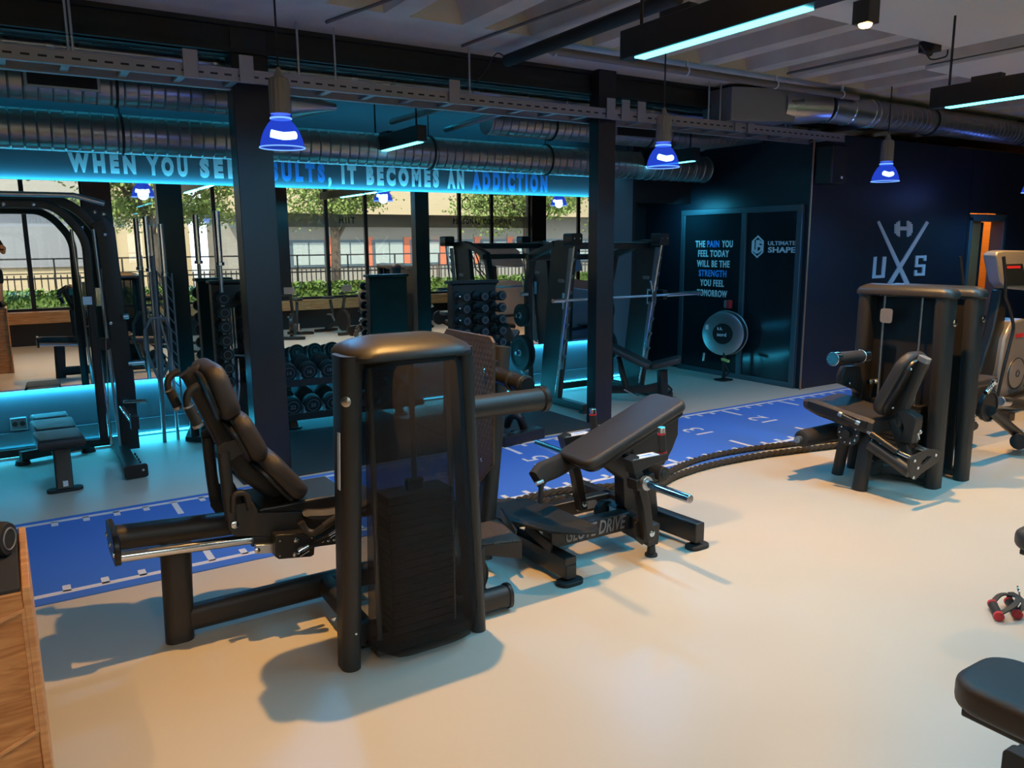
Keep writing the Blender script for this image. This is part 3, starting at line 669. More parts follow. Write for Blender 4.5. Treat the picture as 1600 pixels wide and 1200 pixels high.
# grey painted pipe with clips
A = P(862, 79, Z=3.02); B = P(1310, 158, Z=3.02)
gp = thing('ceiling_pipe', 'grey painted pipe with bright clips under the ceiling ribs', 'pipe', A)
obj('pipe_run', MB().tube([(A[0]-.05, A[1]+.02, 3.06), (A[0], A[1], 3.02), (B[0], A[1]+.03, 3.02), (B[0]+.1, A[1]+.3, 3.02)], .030, 14, bend=.05), 'pipeg', gp, 0)
mb = MB()
for px in (866, 1027, 1160, 1275): x = P(px, 100, Y=A[1])[0]; x = A[0]+(px-862)/(1310-862)*(B[0]-A[0]); obj('pipe_clip', MB().torus((x, A[1]+.01, 3.02), (1, 0, 0), .032, .006, 20, 6).box(x-.006, x+.006, A[1], A[1]+.02, 3.05, 3.1), 'white', gp, 0)
# conduits along the ribs
for i, (a, b) in enumerate((((510, 35), (640, -12)), ((722, 72), (960, -15)), ((1230, 115), (1440, 70)))):
    A = P(*a, Z=3.09); B = P(*b, Z=3.09)
    tag(obj('conduit', MB().tube([A, B], .011, 8), 'pipeg', bevel=0), ['thin grey conduit under the ceiling above the left pendant lamp', 'thin grey conduit under the ceiling left of the black pipe', 'thin dark conduit with clips under the ribs at the right'][i], 'conduit')
tag(obj('sagging_cable', MB().tube([P(742, 130, Y=5.5), P(760, 110, Y=5.4), P(775, 80, Y=5.3), P(800, 95, Y=5.5)], .005, 6, bend=.1).tube([P(1437, 70, Z=3.0), P(1455, 95, Z=2.96), P(1480, 88, Z=3.0), P(1481, 78, Z=3.05)], .006, 6, bend=.1), 'beam', bevel=0), 'thin black cable drooping from the ceiling board', 'cable')
tag(obj('junction_box', MB().box(*[f(P(1453, 75, Z=3.05)[0], g) for f, g in ((lambda a, b: a-b, .05), (lambda a, b: a+b, .05))], P(1453, 75, Z=3.05)[1]-.06, P(1453, 75, Z=3.05)[1]+.06, 3.02, 3.1).cyl(P(1453, 84, Z=2.98), P(1453, 78, Z=3.03), .02, n=12), 'beam', bevel=.003), 'small black socket hanging under the ceiling board', 'socket')
# ------------------------------------------------------------------ pendant lamps
def pendant(x, y, zc, label, e=5, wire=True):
    t = thing('pendant_lamp', label, 'lamp', (x, y, zc-.09), 'blue bay pendant lamps')
    z = zc-.095; R0 = .125
    prof = [(R0+.004, 0), (R0, .012), (.117, .05), (.102, .09), (.078, .13), (.060, .15), (.056, .16), (.056, .19)]
    obj('shade', MB().lathe(prof, (x, y, z), n=40), 'shade', t, 0)
    obj('shade_rim', MB().torus((x, y, z+.002), (0, 0, 1), R0+.003, .0035, 40, 8), 'shader', t, 0)
    obj('shade_collar', MB().torus((x, y, z+.165), (0, 0, 1), .057, .006, 30, 8), 'shader', t, 0)
    obj('lamp_tube', MB().tube([(x-.072, y-.03, z+.075), (x-.035, y-.035, z+.068), (x, y-.035, z+.064), (x+.035, y-.03, z+.068), (x+.072, y-.02, z+.075)], .022, 12), 'lamp', t, 0)
    hb = MB(); n = 48; vs = []
    for zz, r in ((z+.19, .060), (z+.36, .060), (z+.385, .052), (z+.395, .030), (z+.43, .014), (z+.445, .012)):
        for k in range(n): rr = r*(1-.07*(k % 4 == 0)); a = 2*PI*k/n; vs.append((x+rr*math.cos(a), y+rr*math.sin(a), zz))
    hb.add(vs, [(i*n+k, i*n+(k+1) % n, (i+1)*n+(k+1) % n, (i+1)*n+k) for i in range(5) for k in range(n)]+[tuple(range(n))[::-1], tuple(5*n+k for k in range(n))])
    obj('housing', hb, 'lampg', t, 0)
    obj('suspension_cord', MB().tube([(x, y, z+.44), (x, y, 3.1)], .006, 6), 'beam', t, 0)
    light('pendant_light', 'POINT', (x, y, z+.03), e, (.22, .42, 1.0), shadow_soft_size=.07)
    light('pendant_light', 'SPOT', (x, y, z-.01), 42, (.06, .48, 1.0), (0, 0, 0), spot_size=math.radians(165), spot_blend=.6, shadow_soft_size=.12)
LP = [(440, 205, 'blue glowing pendant lamp before the left column'), (1036, 242, 'blue glowing pendant lamp right of the slim column'), (1384, 268, 'blue glowing pendant lamp before the logo wall')]
for px, py, lb in LP:
    q = P(px, py, Y=4.72); pendant(q[0], 4.72, q[2], lb)
pendant(10.55, 4.85, 2.3, 'blue glowing pendant lamp cut off by the right edge of the photo')
# ------------------------------------------------------------------ black linear lamps with turquoise diffusers
def linear(x, y0, y1, z, label, segs, pw=22):
    t = thing('linear_lamp', label, 'lamp', (x, (y0+y1)/2, z), 'black linear lamps with turquoise diffusers')
    obj('housing', MB().box(x-.045, x+.045, y0, y1, z, z+.13), 'black2', t, .004)
    mb = MB(); y = y1-.25; mb.box(x-.03, x+.03, y-.18, y, z+.13, z+.16); obj('driver_box', mb, 'black2', t, .003)
    for a, b in segs: obj('diffuser', MB().box(x-.030, x+.030, a, b, z-.006, z+.002), 'ledfx', t, 0)
    for y in (y0+.1, y1-.1): obj('suspension_cord', MB().tube([(x, y, z+.13), (x, y, 3.1)], .008, 6), 'beam', t, 0)
    for a, b in segs: light('linear_light', 'AREA', (x, (a+b)/2, z-.012), pw*(b-a), (.05, .58, 1.0), (0, 0, 0), shape='RECTANGLE', size=.06*S, size_y=(b-a)*S)
zL = 2.5
linear(2.60, .35, 3.05, zL, 'long black linear lamp with bright turquoise diffuser at the top of the photo', [(2.03, 2.96), (.95, 1.88)])
linear(5.28, -.2, 3.10, zL, 'black linear lamp with turquoise diffuser at the upper right edge', [(2.0, 3.0), (.85, 1.85)])
linear(3.03, 6.13, 7.2, zL-.01, 'short black linear lamp under the duct above the slogan', [(6.17, 7.15)], 3)
linear(6.22, 6.15, 7.35, zL-.01, 'short black linear lamp behind the middle pendant', [(6.2, 7.3)], 3)
# ------------------------------------------------------------------ warm ceiling spots
def spot(x, y, z, e, label, grp, size=115):
    t = thing('ceiling_spot', label, 'lamp', (x, y, z), grp)
    obj('housing', MB().box(x-.055, x+.055, y-.055, y+.055, z, z+.14), 'black2', t, .004)
    obj('lens', MB().lathe([(.001, -.020), (.028, -.018), (.036, -.010), (.040, 0)], (x, y, z), n=24), 'warmlamp', t, 0)
    l = light('spot_light', 'SPOT', (x, y, z-.03), e, WARM, (0, 0, 0), spot_size=math.radians(size), spot_blend=.9, shadow_soft_size=.022)
sg = 'warm black ceiling spots outside the photo'
for (x, y, z), e in zip(SPOTS, SPOT_W):
    vis = abs(x-4.44) < .01 and y > 2
    if vis: q = P(1352, 38, Z=z); x, y = q[0], q[1]
    spot(x, y, z, e, 'small black square ceiling spot glowing warm near the top right' if vis else 'assumed small black square ceiling spot above the gym floor outside the photo', None if vis else sg)
tag(obj('light_track', MB().box(4.40, 4.48, -.6, 2.95, 3.03, 3.06), 'beam', bevel=0), 'black recessed light track behind the warm spot', 'track')
# wall speaker
q = P(1297, 258, Y=YU-.12)
sp = thing('wall_speaker', 'black loudspeaker hung high in the corner beside the logo wall', 'speaker', (q[0], YU, q[2]-.2))
obj('cabinet', MB().box(q[0]-.13, q[0]+.13, YU-.24, YU-.02, q[2]-.20, q[2]+.20), 'black', sp, .015)
obj('speaker_grille', MB().box(q[0]-.115, q[0]+.115, YU-.246, YU-.24, q[2]-.185, q[2]+.185), 'rubber', sp, .003)
obj('badge', MB().box(q[0]+.02, q[0]+.05, YU-.250, YU-.246, q[2]-.15, q[2]-.125), 'logo', sp, 0)
a_, b_ = P(386, 150, Y=5.78), P(414, 236, Y=5.78)
cs_ = thing('column_speaker', 'black loudspeaker mounted on the right side of the thick column behind the pendant lamp', 'speaker', (b_[0], 5.78, b_[2]))
obj('cabinet', MB().box(1.66, 1.80, 5.66, 5.86, b_[2], a_[2]), 'black2', cs_, .012)
obj('speaker_grille', MB().box(1.672, 1.788, 5.652, 5.66, b_[2]+.015, a_[2]-.015), 'rubber', cs_, .002)
obj('wall_bracket', MB().box(1.65, 1.665, 5.72, 5.78, (a_[2]+b_[2])/2-.05, (a_[2]+b_[2])/2+.05), 'black2', cs_, .001)
# small red box on the door
q = P(1139, 475, X=XD-.045)
rb = thing('door_box', 'small red and grey box on the door above the round disc', 'box', q)
obj('red_half', MB().box(XD-.1, XD-.045, q[1]-.055, q[1]-.005, q[2]-.05, q[2]+.05), 'red', rb, .004)
obj('grey_half', MB().box(XD-.1, XD-.045, q[1]-.005, q[1]+.035, q[2]-.045, q[2]+.045), 'grey', rb, .004)
# ------------------------------------------------------------------ floor coverings
tk = thing('running_track', 'blue running track with white marks and numbers across the floor', 'track', (4, 4.75, 0))
obj('track_surface', MB().box(-.35, 9.3, 4.085, 5.42, .0005, .006), 'track', tk, 0)
mb = MB(); yl, yh = 4.185, 5.345; Z0, Z1 = .0062, .0072
mb.box(-.3, 9.25, yl-.02, yl+.02, Z0, Z1).box(-.3, 9.25, yh-.02, yh+.02, Z0, Z1)
k = -37
for k in range(-38, 22):
    x = 5.84+k*.1688; L = .27 if k % 5 == 0 else .085
    if x < -.3 or x > 9.2: continue
    mb.box(x-.018, x+.018, yl, yl+L, Z0, Z1).box(x-.018, x+.018, yh-L, yh, Z0, Z1)
obj('track_lines', mb, 'line', tk, 0, flat=True)
for n in range(9, 19):
    x = 5.86+(12-n)*.844
    tb = text_mb(str(n), .30, fat=-.005, depth=.001, align='CENTER'); place(tb, (x+.1, 4.83, Z0+.0005), (0, 1, 0), (-1, 0, 0))
    obj('track_number', tb, 'line', tk, 0, flat=True)
tag(obj('rubber_mat', MB().box(1.26, 3.05, 5.48, 7.38, .0005, .012), 'matblk', bevel=.003), 'black rubber floor mat under the dumbbell rack', 'mat')
tag(obj('rubber_mat', MB().box(3.07, 4.42, 5.48, 6.75, .0005, .012), 'matblk', bevel=.003), 'black rubber floor mat right of the footplate tower, before the slim column', 'mat')
# braided battle ropes beside the track
def rope(pts, label):
    pts = fillet(pts, .3, 8); P0 = []
    n = len(pts); mb = MB(); tot = 0; L = [0]
    for a, b in zip(pts, pts[1:]): tot += (b-a).length; L.append(tot)
    m = int(tot/.012)
    def at_(s_):
        for i in range(n-1):
            if L[i+1] >= s_ or i == n-2: t = (s_-L[i])/max(1e-6, L[i+1]-L[i]); return pts[i].lerp(pts[i+1], t), (pts[i+1]-pts[i]).normalized()
    for ph in range(3):
        q = []
        for k in range(m+1):
            c, t = at_(tot*k/m); sd = t.cross(V((0, 0, 1))).normalized(); u2 = sd.cross(t); a = k*.45+ph*2*PI/3
            q.append(c+sd*.012*math.cos(a)+u2*.012*math.sin(a))
        mb.tube(q, .013, 6)
    return tag(obj('battle_rope', mb, 'rope', bevel=0), label, 'rope', 'braided battle ropes')
rope([(2.2, 4.02, .026), (3.0, 4.12, .026), (3.55, 3.86, .026), P(1060, 728, Z=.026), P(1110, 712, Z=.026), P(1180, 700, Z=.026), P(1240, 693, Z=.026), P(1330, 683, Z=.026)], 'braided black battle rope lying nearer the blue track')
rope([(2.1, 3.95, .026), (2.9, 3.98, .026), (3.45, 3.72, .026), P(1045, 747, Z=.026), P(1100, 728, Z=.026), P(1180, 712, Z=.026), P(1250, 703, Z=.026), P(1340, 692, Z=.026)], 'braided black battle rope lying on the beige side')
# ================================================================== LEG PRESS (foreground)
def YP(pts, y, t):
    """polygon traced on the plane Y=y, given its own thickness t along +Y"""
    return MB().prism([P(a, b, Y=y) for a, b in pts], (0, t, 0))
lp = thing('leg_press_machine', 'large black leg press machine with mesh weight tower in the foreground', 'exercise machine', (1.1, 3.0, 0))
# weight tower
def post(px_b, px_t, x_b, x_t, y, h, wb, wt, d): return None
for xb, xt, wb, wt in ((1.000, 1.047, .076, .088), (1.578, 1.522, .066, .074)):
    obj('tower_post', MB().sweep(rrect(1, 1, .42, 6), [(xb, 2.79, 0), (xt, 2.79, 1.24)], up=(0, 1, 0), scale=None) if False else
        MB().add(*(lambda A, B: (A+B, [(k, (k+1) % len(A), len(A)+(k+1) % len(A), len(A)+k) for k in range(len(A))]+[tuple(range(len(A)))[::-1], tuple(range(len(A), 2*len(A)))]))(
            [(xb+a, 2.795+b, 0) for a, b in rrect(wb, .115, .037, 6)], [(xt+a, 2.795+b, 1.245) for a, b in rrect(wt, .15, .042, 6)])), 'black', lp, 0)
# domed cap
cap = MB(); n = 28; m = 12; vs = []
for lvl, (ins, z) in enumerate(((.010, 1.222), (0, 1.230), (0, 1.245), (.012, 1.262), (.05, 1.277), (.10, 1.286), (.14, 1.290))):
    for x, y in rrect(.530-2*ins, .31-2*ins*.95, .10-ins*.3, 7):
        yy = 2.85+y; front = max(0, -y/.2); yy -= .045*front*(1-(x/.34)**2)
        vs.append((1.294+x, yy, z-.008+.025*(1-(x/.34)**2)*(1 if lvl > 1 else .25)-.02*front*(lvl > 1)))
k_ = len(rrect(.5, .4, .1, 7)); cap.add(vs, [(i*k_+k, i*k_+(k+1) % k_, (i+1)*k_+(k+1) % k_, (i+1)*k_+k) for i in range(6) for k in range(k_)]+[tuple(range(k_))[::-1], tuple(6*k_+k for k in range(k_))])
obj('tower_cap', cap, 'black', lp, 0)
def shroud(name, yb, sgn, z0, z1):
    """curved perforated sheet between the posts"""
    mb = MB(); cols = 14; rows = ((z0, 0.12), (z0+.10, 0), (.5, 0), (z1, 0)); vs = []
    for z, cham in rows:
        k = (z-z0)/(z1-z0); xl = 1.060+.030*k; xr = 1.560-.060*k
        for i in range(cols+1):
            t = i/cols; x = xl+(xr-xl)*t; b = min(1, t/.22, (1-t)/.14); vs.append((x, yb-sgn*(.085*b)*(1-.25*k)+sgn*cham*.25, z+(.06*abs(2*t-1)**4 if cham else 0)))
    mb.add(vs, [(r*(cols+1)+i, r*(cols+1)+i+1, (r+1)*(cols+1)+i+1, (r+1)*(cols+1)+i) for r in range(3) for i in range(cols)])
    o = obj(name, mb, 'mesh', lp, 0); sm = o.modifiers.new('t', 'SOLIDIFY'); sm.thickness = .0015; return o
shroud('front_shroud', 2.735, 1, .03, 1.235)
shroud('rear_shroud', 2.87, -1, .10, 1.235)
mb = MB()
for k in range(17): mb.box(1.17, 1.45, 2.74, 2.87, .10+k*.034, .131+k*.034)
o_ = obj('weight_stack', mb, 'black2', lp, .002); o_['kind'] = 'stuff'
obj('weight_stack_frame', MB().box(1.10, 1.52, 2.74, 2.87, .03, .07).box(1.06, 1.54, 2.77, 2.84, 1.19, 1.23), 'black', lp)
for x in (1.135, 1.475): obj('guide_rod', MB().cyl((x, 2.80, .05), (x, 2.80, 1.21), .011), 'steel', lp, 0)
obj('cable_strap', MB().box(1.298, 1.322, 2.80, 2.806, .68, 1.2).box(1.275, 1.345, 2.785, 2.82, .66, .72), 'foam', lp)
obj('logo_disc', MB().lathe([(.0, 0), (.018, 0), (.020, .003), (.014, .006), (.001, .007)], (1.012, 2.733, 1.08), (-.65, -.76, 0), 20), 'steel', lp, 0)
obj('instruction_label', MB().prism([(.982, 2.752, .74), (.991, 2.752, .96), (.991, 2.775, .96), (.982, 2.775, .74)], (-.003, 0, 0)), 'white', lp, 0)
# base and frame
obj('base_beam', MB().path([(.50, 3.40, .085), (1.72, 3.42, .085)], .075, .115, .035), 'black', lp, 0)
obj('cross_beam', MB().path([(1.12, 3.40, .085), (1.10, 2.84, .085)], .075, .10, .03), 'black', lp, 0)
obj('base_beam', MB().path([(1.02, 2.885, .065), (1.78, 2.87, .065)], .085, .105, .04), 'black', lp, 0)
obj('beam_end_cap', MB().path([(1.78, 2.87, .065), (1.80, 2.87, .065)], .095, .118, .045), 'black2', lp, .003)
obj('cross_beam', MB().path([(1.70, 3.42, .085), (1.66, 2.88, .085)], .07, .09, .03), 'black', lp, 0)
obj('front_leg', MB().add(*(lambda A, B: (A+B, [(k, (k+1) % len(A), len(A)+(k+1) % len(A), len(A)+k) for k in range(len(A))]+[tuple(range(len(A)))[::-1], tuple(range(len(A), 2*len(A)))]))(
    [(.472+a, 3.39+b, 0) for a, b in rrect(.115, .075, .036, 6)], [(.49+a, 3.41+b, .46) for a, b in rrect(.125, .085, .04, 6)])), 'black', lp, 0)
obj('main_rail', MB().path([(.272, 3.41, .492), (1.75, 3.41, .40)], .10, .105, .05), 'black', lp, 0)
obj('rail_end_plate', MB().prism([(.248, 3.41+a, .478+b) for a, b in rrect(.30, .135, .06, 6)], (.024, 0, 0)), 'black2', lp, .004)
for y in (3.285, 3.535):
    obj('slide_rod', MB().cyl((.27, y, .455), (1.25, y, .392), .023), 'chrome', lp, 0)
    obj('rod_sleeve', MB().cyl((.77, y, .425), (.98, y, .41), .036), 'black', lp, 0)
for y in (3.28, 3.41, 3.54): bolt((.248, y, .47), (-1, 0, 0), lp, .012)
# carriage side plates with grab loops
pl = [(356, 799), (366, 788), (396, 785), (404, 801), (470, 800), (480, 806), (530, 812), (530, 838), (440, 838), (366, 838), (357, 826)]
for y, t in ((3.235, .012), (3.565, .012)): obj('carriage_plate', MB().prism([P(a, b, Y=3.235) for a, b in pl], (0, t, 0)) if y < 3.3 else MB().prism([(p[0], y, p[2]) for p in [P(a, b, Y=3.235) for a, b in pl]], (0, t, 0)), 'black', lp, .003)
obj('carriage_body', MB().box(.80, 1.20, 3.25, 3.565, .47, .56), 'black2', lp, .01)
obj('grab_loop', MB().tube([P(364, 800, Y=3.23), P(364, 772, Y=3.23), P(384, 768, Y=3.23), P(391, 796, Y=3.23)], .013, 10, bend=.03), 'black', lp, 0)
bolt(P(367, 820, Y=3.233), (0, -1, 0), lp, .016, .006)
# backrest frame
def yoff(pts, dy): return [(p[0], p[1]+dy, p[2]) for p in pts]
bf = [P(308, 590, Y=3.30), P(358, 690, Y=3.30), P(392, 742, Y=3.30), P(470, 800, Y=3.30)]
obj('backrest_frame', MB().path(yoff(bf, .10), .085, .052, .024, up=(0, 1, 0.01)), 'black', lp, 0)
obj('frame_end_cap', MB().path([(bf[0][0]-.012, 3.40, bf[0][2]+.02), (bf[0][0]+.004, 3.40, bf[0][2]-.004)], .088, .055, .024, up=(0, 1, 0)), 'foam', lp, 0)
obj('strut', MB().path([P(349, 706, Y=3.25), P(356, 770, Y=3.25), P(362, 812, Y=3.25)], .05, .040, .018, up=(0, 1, 0)), 'black', lp, 0)
obj('strut', MB().path(yoff([P(349, 706, Y=3.25), P(356, 770, Y=3.25), P(362, 812, Y=3.25)], .30), .05, .040, .018, up=(0, 1, 0)), 'black', lp, 0)
obj('strut_bracket', MB().prism([P(a, b, Y=3.24) for a, b in ((339, 700), (352, 691), (374, 684), (385, 706), (372, 714), (358, 722), (342, 722))], (0, .012, 0)), 'black', lp, .003)
obj('strut_bracket', MB().prism([(q[0], 3.55, q[2]) for q in [P(a, b, Y=3.24) for a, b in ((339, 700), (352, 691), (374, 684), (385, 706), (372, 714), (358, 722), (342, 722))]], (0, .012, 0)), 'black', lp, .003)
bolt(P(353, 716, Y=3.238), (0, -1, 0), lp, .014)
def pad_side(name, a, b, th, y0, y1, r, label=None):
    """upholstered pad seen from its side: a,b are the pixel ends of its back edge on plane y0"""
    A, B = V(P(*a, Y=y0)), V(P(*b, Y=y0)); d = (B-A); L = d.length; d.normalize(); nrm = V((-d.z, 0, d.x))
    if nrm.x < 0: nrm = -nrm
    c = (A+B)/2+V((0, (y1-y0)/2, 0))
    uy = -d; ux = uy.cross(nrm)
    mb = MB().cushion(c, ux, uy, y1-y0, L, th, min(.10, (y1-y0)*.3, L*.3), r)
    o = obj(name, mb, 'pad', lp, 0)
    obj('backing_board', MB().cushion(c-nrm*.014, ux, uy, (y1-y0)-.03, L-.03, .016, min(.08, (y1-y0)*.28, L*.28), .003), 'black2', lp, 0)
    return o
pad_side('head_pad', (318, 581), (354, 666), .085, 3.22, 3.58, .034)
pad_side('back_pad', (361, 661), (402, 731), .080, 3.20, 3.60, .034)
pad_side('lumbar_pad', (404, 727), (471, 794), .085, 3.20, 3.60, .036)
sp0 = P(474, 812, Y=3.22)
s_ = MB(); prof = []
sx0, sx1 = sp0[0], 1.33
def seatz(t): return .505+.030*abs(2*t-.9)**2.2
n = 12; y0, y1 = 3.21, 3.59; vs = []; ring = []
for i in range(n+1):
    t = i/n; x = sx0+(sx1-sx0)*t; z = seatz(t)
    e = .012 if i in (0, n) else 0
    sec = [(y0+.02, z-.055+e), (y0, z-.035+e), (y0, z-.02-e), (y0+.022, z-e), (y1-.022, z-e), (y1, z-.02-e), (y1, z-.035+e), (y1-.02, z-.055+e)]
    vs += [(x, a, b) for a, b in sec]
s_.add(vs, [(i*8+k, i*8+(k+1) % 8, (i+1)*8+(k+1) % 8, (i+1)*8+k) for i in range(n) for k in range(8)]+[tuple(range(8))[::-1], tuple(n*8+k for k in range(8))])
obj('seat_pad', s_, 'pad', lp, 0)
obj('seat_bracket', MB().box(sx0+.05, sx1-.05, 3.30, 3.50, .42, .47), 'black2', lp, .004)
# handles
for dy, nm in ((0, 'near'), (.42, 'far')):
    h = [P(311, 602, Y=3.20), P(293, 612, Y=3.20), P(291, 632, Y=3.20), P(310, 668, Y=3.20)]
    hb = obj('shoulder_handle', MB().tube(yoff(h, dy), .015, 12, bend=.05), 'black', lp, 0)
    a, b = V(P(294, 634, Y=3.20)), V(P(309, 664, Y=3.20)); o2 = V((0, dy, 0))
    obj('grip', MB().tube([a+o2, b+o2], .020, 12), 'rubber', hb, 0)
    obj('grip_ring', MB().tube([a+o2-(b-a)*.02, a+o2+(b-a)*.06], .0225, 14), 'steel', hb, 0)
    obj('grip_ring', MB().tube([b+o2-(b-a)*.04, b+o2+(b-a)*.10], .0215, 14), 'steel', hb, 0)
g = [P(470, 816, Y=3.16), P(478, 830, Y=3.16), P(492, 834, Y=3.14), P(507, 822, Y=3.12), P(534, 804, Y=3.10)]
hb = obj('seat_handle', MB().tube(g, .015, 12, bend=.03), 'black', lp, 0)
obj('grip', MB().tube([g[3], g[4]], .017, 12), 'foam', hb, 0)
obj('seat_handle', MB().tube([P(462, 772, Y=3.62), P(500, 760, Y=3.62)], .014, 12), 'black', lp, 0)
obj('handle_tip', MB().cyl(P(498, 760.5, Y=3.62), P(504, 759, Y=3.62), .017), 'steel', lp, .002)
# seat adjuster box and lever
ab = obj('adjuster_box', MB().prism([P(a, b, Y=3.17) for a, b in ((430, 838), (434, 836), (488, 833), (493, 837), (491, 867), (486, 870), (436, 874), (430, 870))], (0, .07, 0)), 'black2', lp, .003)
for a, b, r in ((463, 844, .012), (461, 866, .011), (437, 845, .005), (437, 868, .005), (487, 840, .005)): bolt(P(a, b, Y=3.17), (0, -1, 0), ab, r, .008)
obj('release_lever', MB().path([P(476, 860, Y=3.145), P(516, 836, Y=3.145)], .010, .022, 0, up=(0, 1, 0)), 'black2', ab, .002)
obj('lever_tip', MB().cyl(P(514, 838, Y=3.145), P(526, 830, Y=3.145), .011), 'chrome', ab, 0)
obj('spring_pin', MB().cyl(P(466, 862, Y=3.15), P(474, 857, Y=3.15), .014).cyl(P(473, 858, Y=3.15), P(482, 853, Y=3.15), .010), 'chrome', ab, 0)
obj('wire_clip', MB().tube([P(465, 866, Y=3.14), P(480, 858, Y=3.14), P(483, 861, Y=3.14), P(469, 870, Y=3.14)], .003, 6), 'chrome', ab, 0)
obj('slide_bracket', MB().prism([P(a, b, Y=3.21) for a, b in ((399, 852), (430, 850), (430, 864), (400, 866))], (0, .02, 0)), 'steel', lp, .002)
bolt(P(402, 860, Y=3.205), (0, -1, 0), lp, .012)
mb = MB().prism([P(a, b, Y=3.22) for a, b in ((490, 842), (560, 832), (560, 846), (490, 855))], (0, .02, 0))
hr = obj('adjustment_rail', mb, 'black', lp, .002)
for k in range(4): bolt(P(504+k*9, 846-k*1.2, Y=3.218), (0, -1, 0), hr, .006, .003)
obj('chrome_rod', MB().cyl(P(490, 838, Y=3.3), P(560, 829, Y=3.3), .014), 'chrome', lp, 0)
# foot plate, its column and the arm
fx = 1.86
fp = [(3.10, 1.20), (3.13, 1.225), (3.56, 1.225), (3.60, 1.19), (3.60, .66), (3.42, .45), (3.28, .45), (3.10, .62)]
obj('foot_plate', MB().prism([(fx+(z-.8)*.02, y, z) for y, z in fp], (.016, 0, 0)), 'tread', lp, .004)
for y, z in ((3.16, 1.06), (3.20, .62), (3.54, 1.08)): bolt((fx-.002, y, z), (-1, 0, 0), lp, .010)
obj('foot_plate_column', MB().path([(2.055, 3.33, 1.145), (1.93, 3.33, .06)], .085, .10, .035, up=(0, 1, 0)), 'black', lp, 0)
obj('plate_bracket', MB().box(1.88, 2.02, 3.29, 3.37, 1.00, 1.08).box(1.88, 1.99, 3.29, 3.37, .60, .68), 'black2', lp, .004)
obj('arm_tube', MB().cyl((1.60, 2.93, .945), (2.01, 2.93, .945), .052, n=32), 'black', lp, 0)
obj('arm_end_cap', MB().lathe([(.001, 0), (.054, 0), (.060, .006), (.060, .03), (.055, .036), (.001, .038)], (2.01, 2.93, .945), (1, 0, 0), 32), 'black2', lp, 0)
obj('pivot', MB().cyl((1.98, 2.98, 1.0), (1.98, 3.30, 1.02), .04).torus((1.98, 3.00, 1.0), (0, 1, 0), .042, .008, 24, 8).torus((1.98, 3.10, 1.005), (0, 1, 0), .042, .008, 24, 8), 'black2', lp, 0)
# folded step plate low at the right of the tower
a, b, c, d = P(750, 849, Z=.30), P(815, 846, Z=.30), P(769, 815, Z=.30), P(748, 812, Z=.30)
obj('step_plate', MB().prism([(1.60, a[1], .30), (b[0], b[1], .30), (c[0]+.03, c[1], .30), (1.70, c[1], .30)], (0, 0, .008)), 'tread', lp, .002, label='brown tread step plate')
obj('step_flange', MB().prism([(b[0]+.001, b[1]-.004, .300), (b[0]-.001, b[1]-.004, .215), (1.66, a[1]-.004, .262), (1.60, a[1]-.004, .300)], (.0, .004, 0)), 'black2', lp, .001)
obj('step_bracket', MB().path([(1.68, 2.95, .30), (1.68, 2.95, .10)], .06, .06, .01), 'black', lp, 0)
obj('cam_wheel', MB().cyl((1.66, 2.98, .14), (1.66, 3.04, .14), .10).cyl((1.66, 2.965, .14), (1.66, 3.055, .14), .03), 'black2', lp, .004)
bolt(P(522, 967, Y=2.80), (-.5, -.8, 0), lp, .010); bolt((1.01, 2.735, .16), (0, -1, 0), lp, .006)

# ================================================================== GLUTE DRIVE
gd = thing('glute_drive_machine', 'low black hip thrust bench with GLUTE DRIVE lettering behind the leg press tower', 'exercise machine', (2.6, 3.3, 0))
def foot(x, y, parent, r=.055):
    obj('rubber_foot', MB().prism([(x+a, y+b, 0) for a, b in rrect(r*2.6, r*1.6, r*.75, 5)], (0, 0, .022)), 'rubber', parent, .004)
obj('base_beam', MB().path([(2.19, 2.92, .085), (2.15, 4.0, .085)], .07, .11, .008), 'black2', gd, .004)
obj('base_beam', MB().path([(3.05, 2.90, .09), (2.98, 3.92, .09)], .07, .11, .008), 'black2', gd, .004)
foot(2.19, 2.93, gd); foot(3.05, 2.92, gd); foot(2.15, 3.95, gd); foot(2.98, 3.88, gd)
obj('beam_end', MB().box(2.16, 2.22, 2.915, 2.925, .03, .10), 'black2', gd)
obj('centre_beam', MB().path([(2.20, 3.14, .165), (2.72, 3.14, .165)], .08, .10, .008, up=(0, 0, 1)), 'black2', gd, .004)
obj('rear_beam', MB().path([(2.18, 3.62, .10), (3.0, 3.62, .10)], .07, .09, .008), 'black2', gd, .004)
tb = text_mb('GLUTE DRIVE', .105, fat=.012, depth=.003, shear=.25); w0, w1 = textwidth(tb); k = .40/(w1-w0); tb.v = [((v[0]-w0)*k, v[1], v[2]) for v in tb.v]
obj('lettering', place(tb, (2.29, 3.0985, .135), (1, 0, 0), (0, 0, 1)), 'grey', gd, 0)
obj('near_beam', MB().path([(2.76, 3.36, .15), (2.765, 2.955, .12)], .075, .12, .008), 'black2', gd, .004)
obj('near_foot', MB().cyl((2.765, 2.975, 0), (2.765, 2.975, .06), .026, .02).cyl((2.765, 2.975, .0), (2.765, 2.975, .012), .034), 'rubber', gd, .002)
obj('spec_label', MB().prism([(2.7255, 3.13, .11), (2.7255, 3.30, .125), (2.7255, 3.30, .20), (2.7255, 3.13, .19)], (-.002, 0, 0)), 'white', gd, 0)
obj('badge', MB().prism([(2.80+a, 3.583, .10+b) for a, b in rrect(.16, .05, .022, 5)], (0, -.002, 0)), 'grey', gd, 0)
obj('badge', MB().prism([(2.153, 3.28+a*1.0, .085+b) for a, b in rrect(.15, .045, .02, 5)], (-.003, 0, 0)), 'grey', gd, 0)
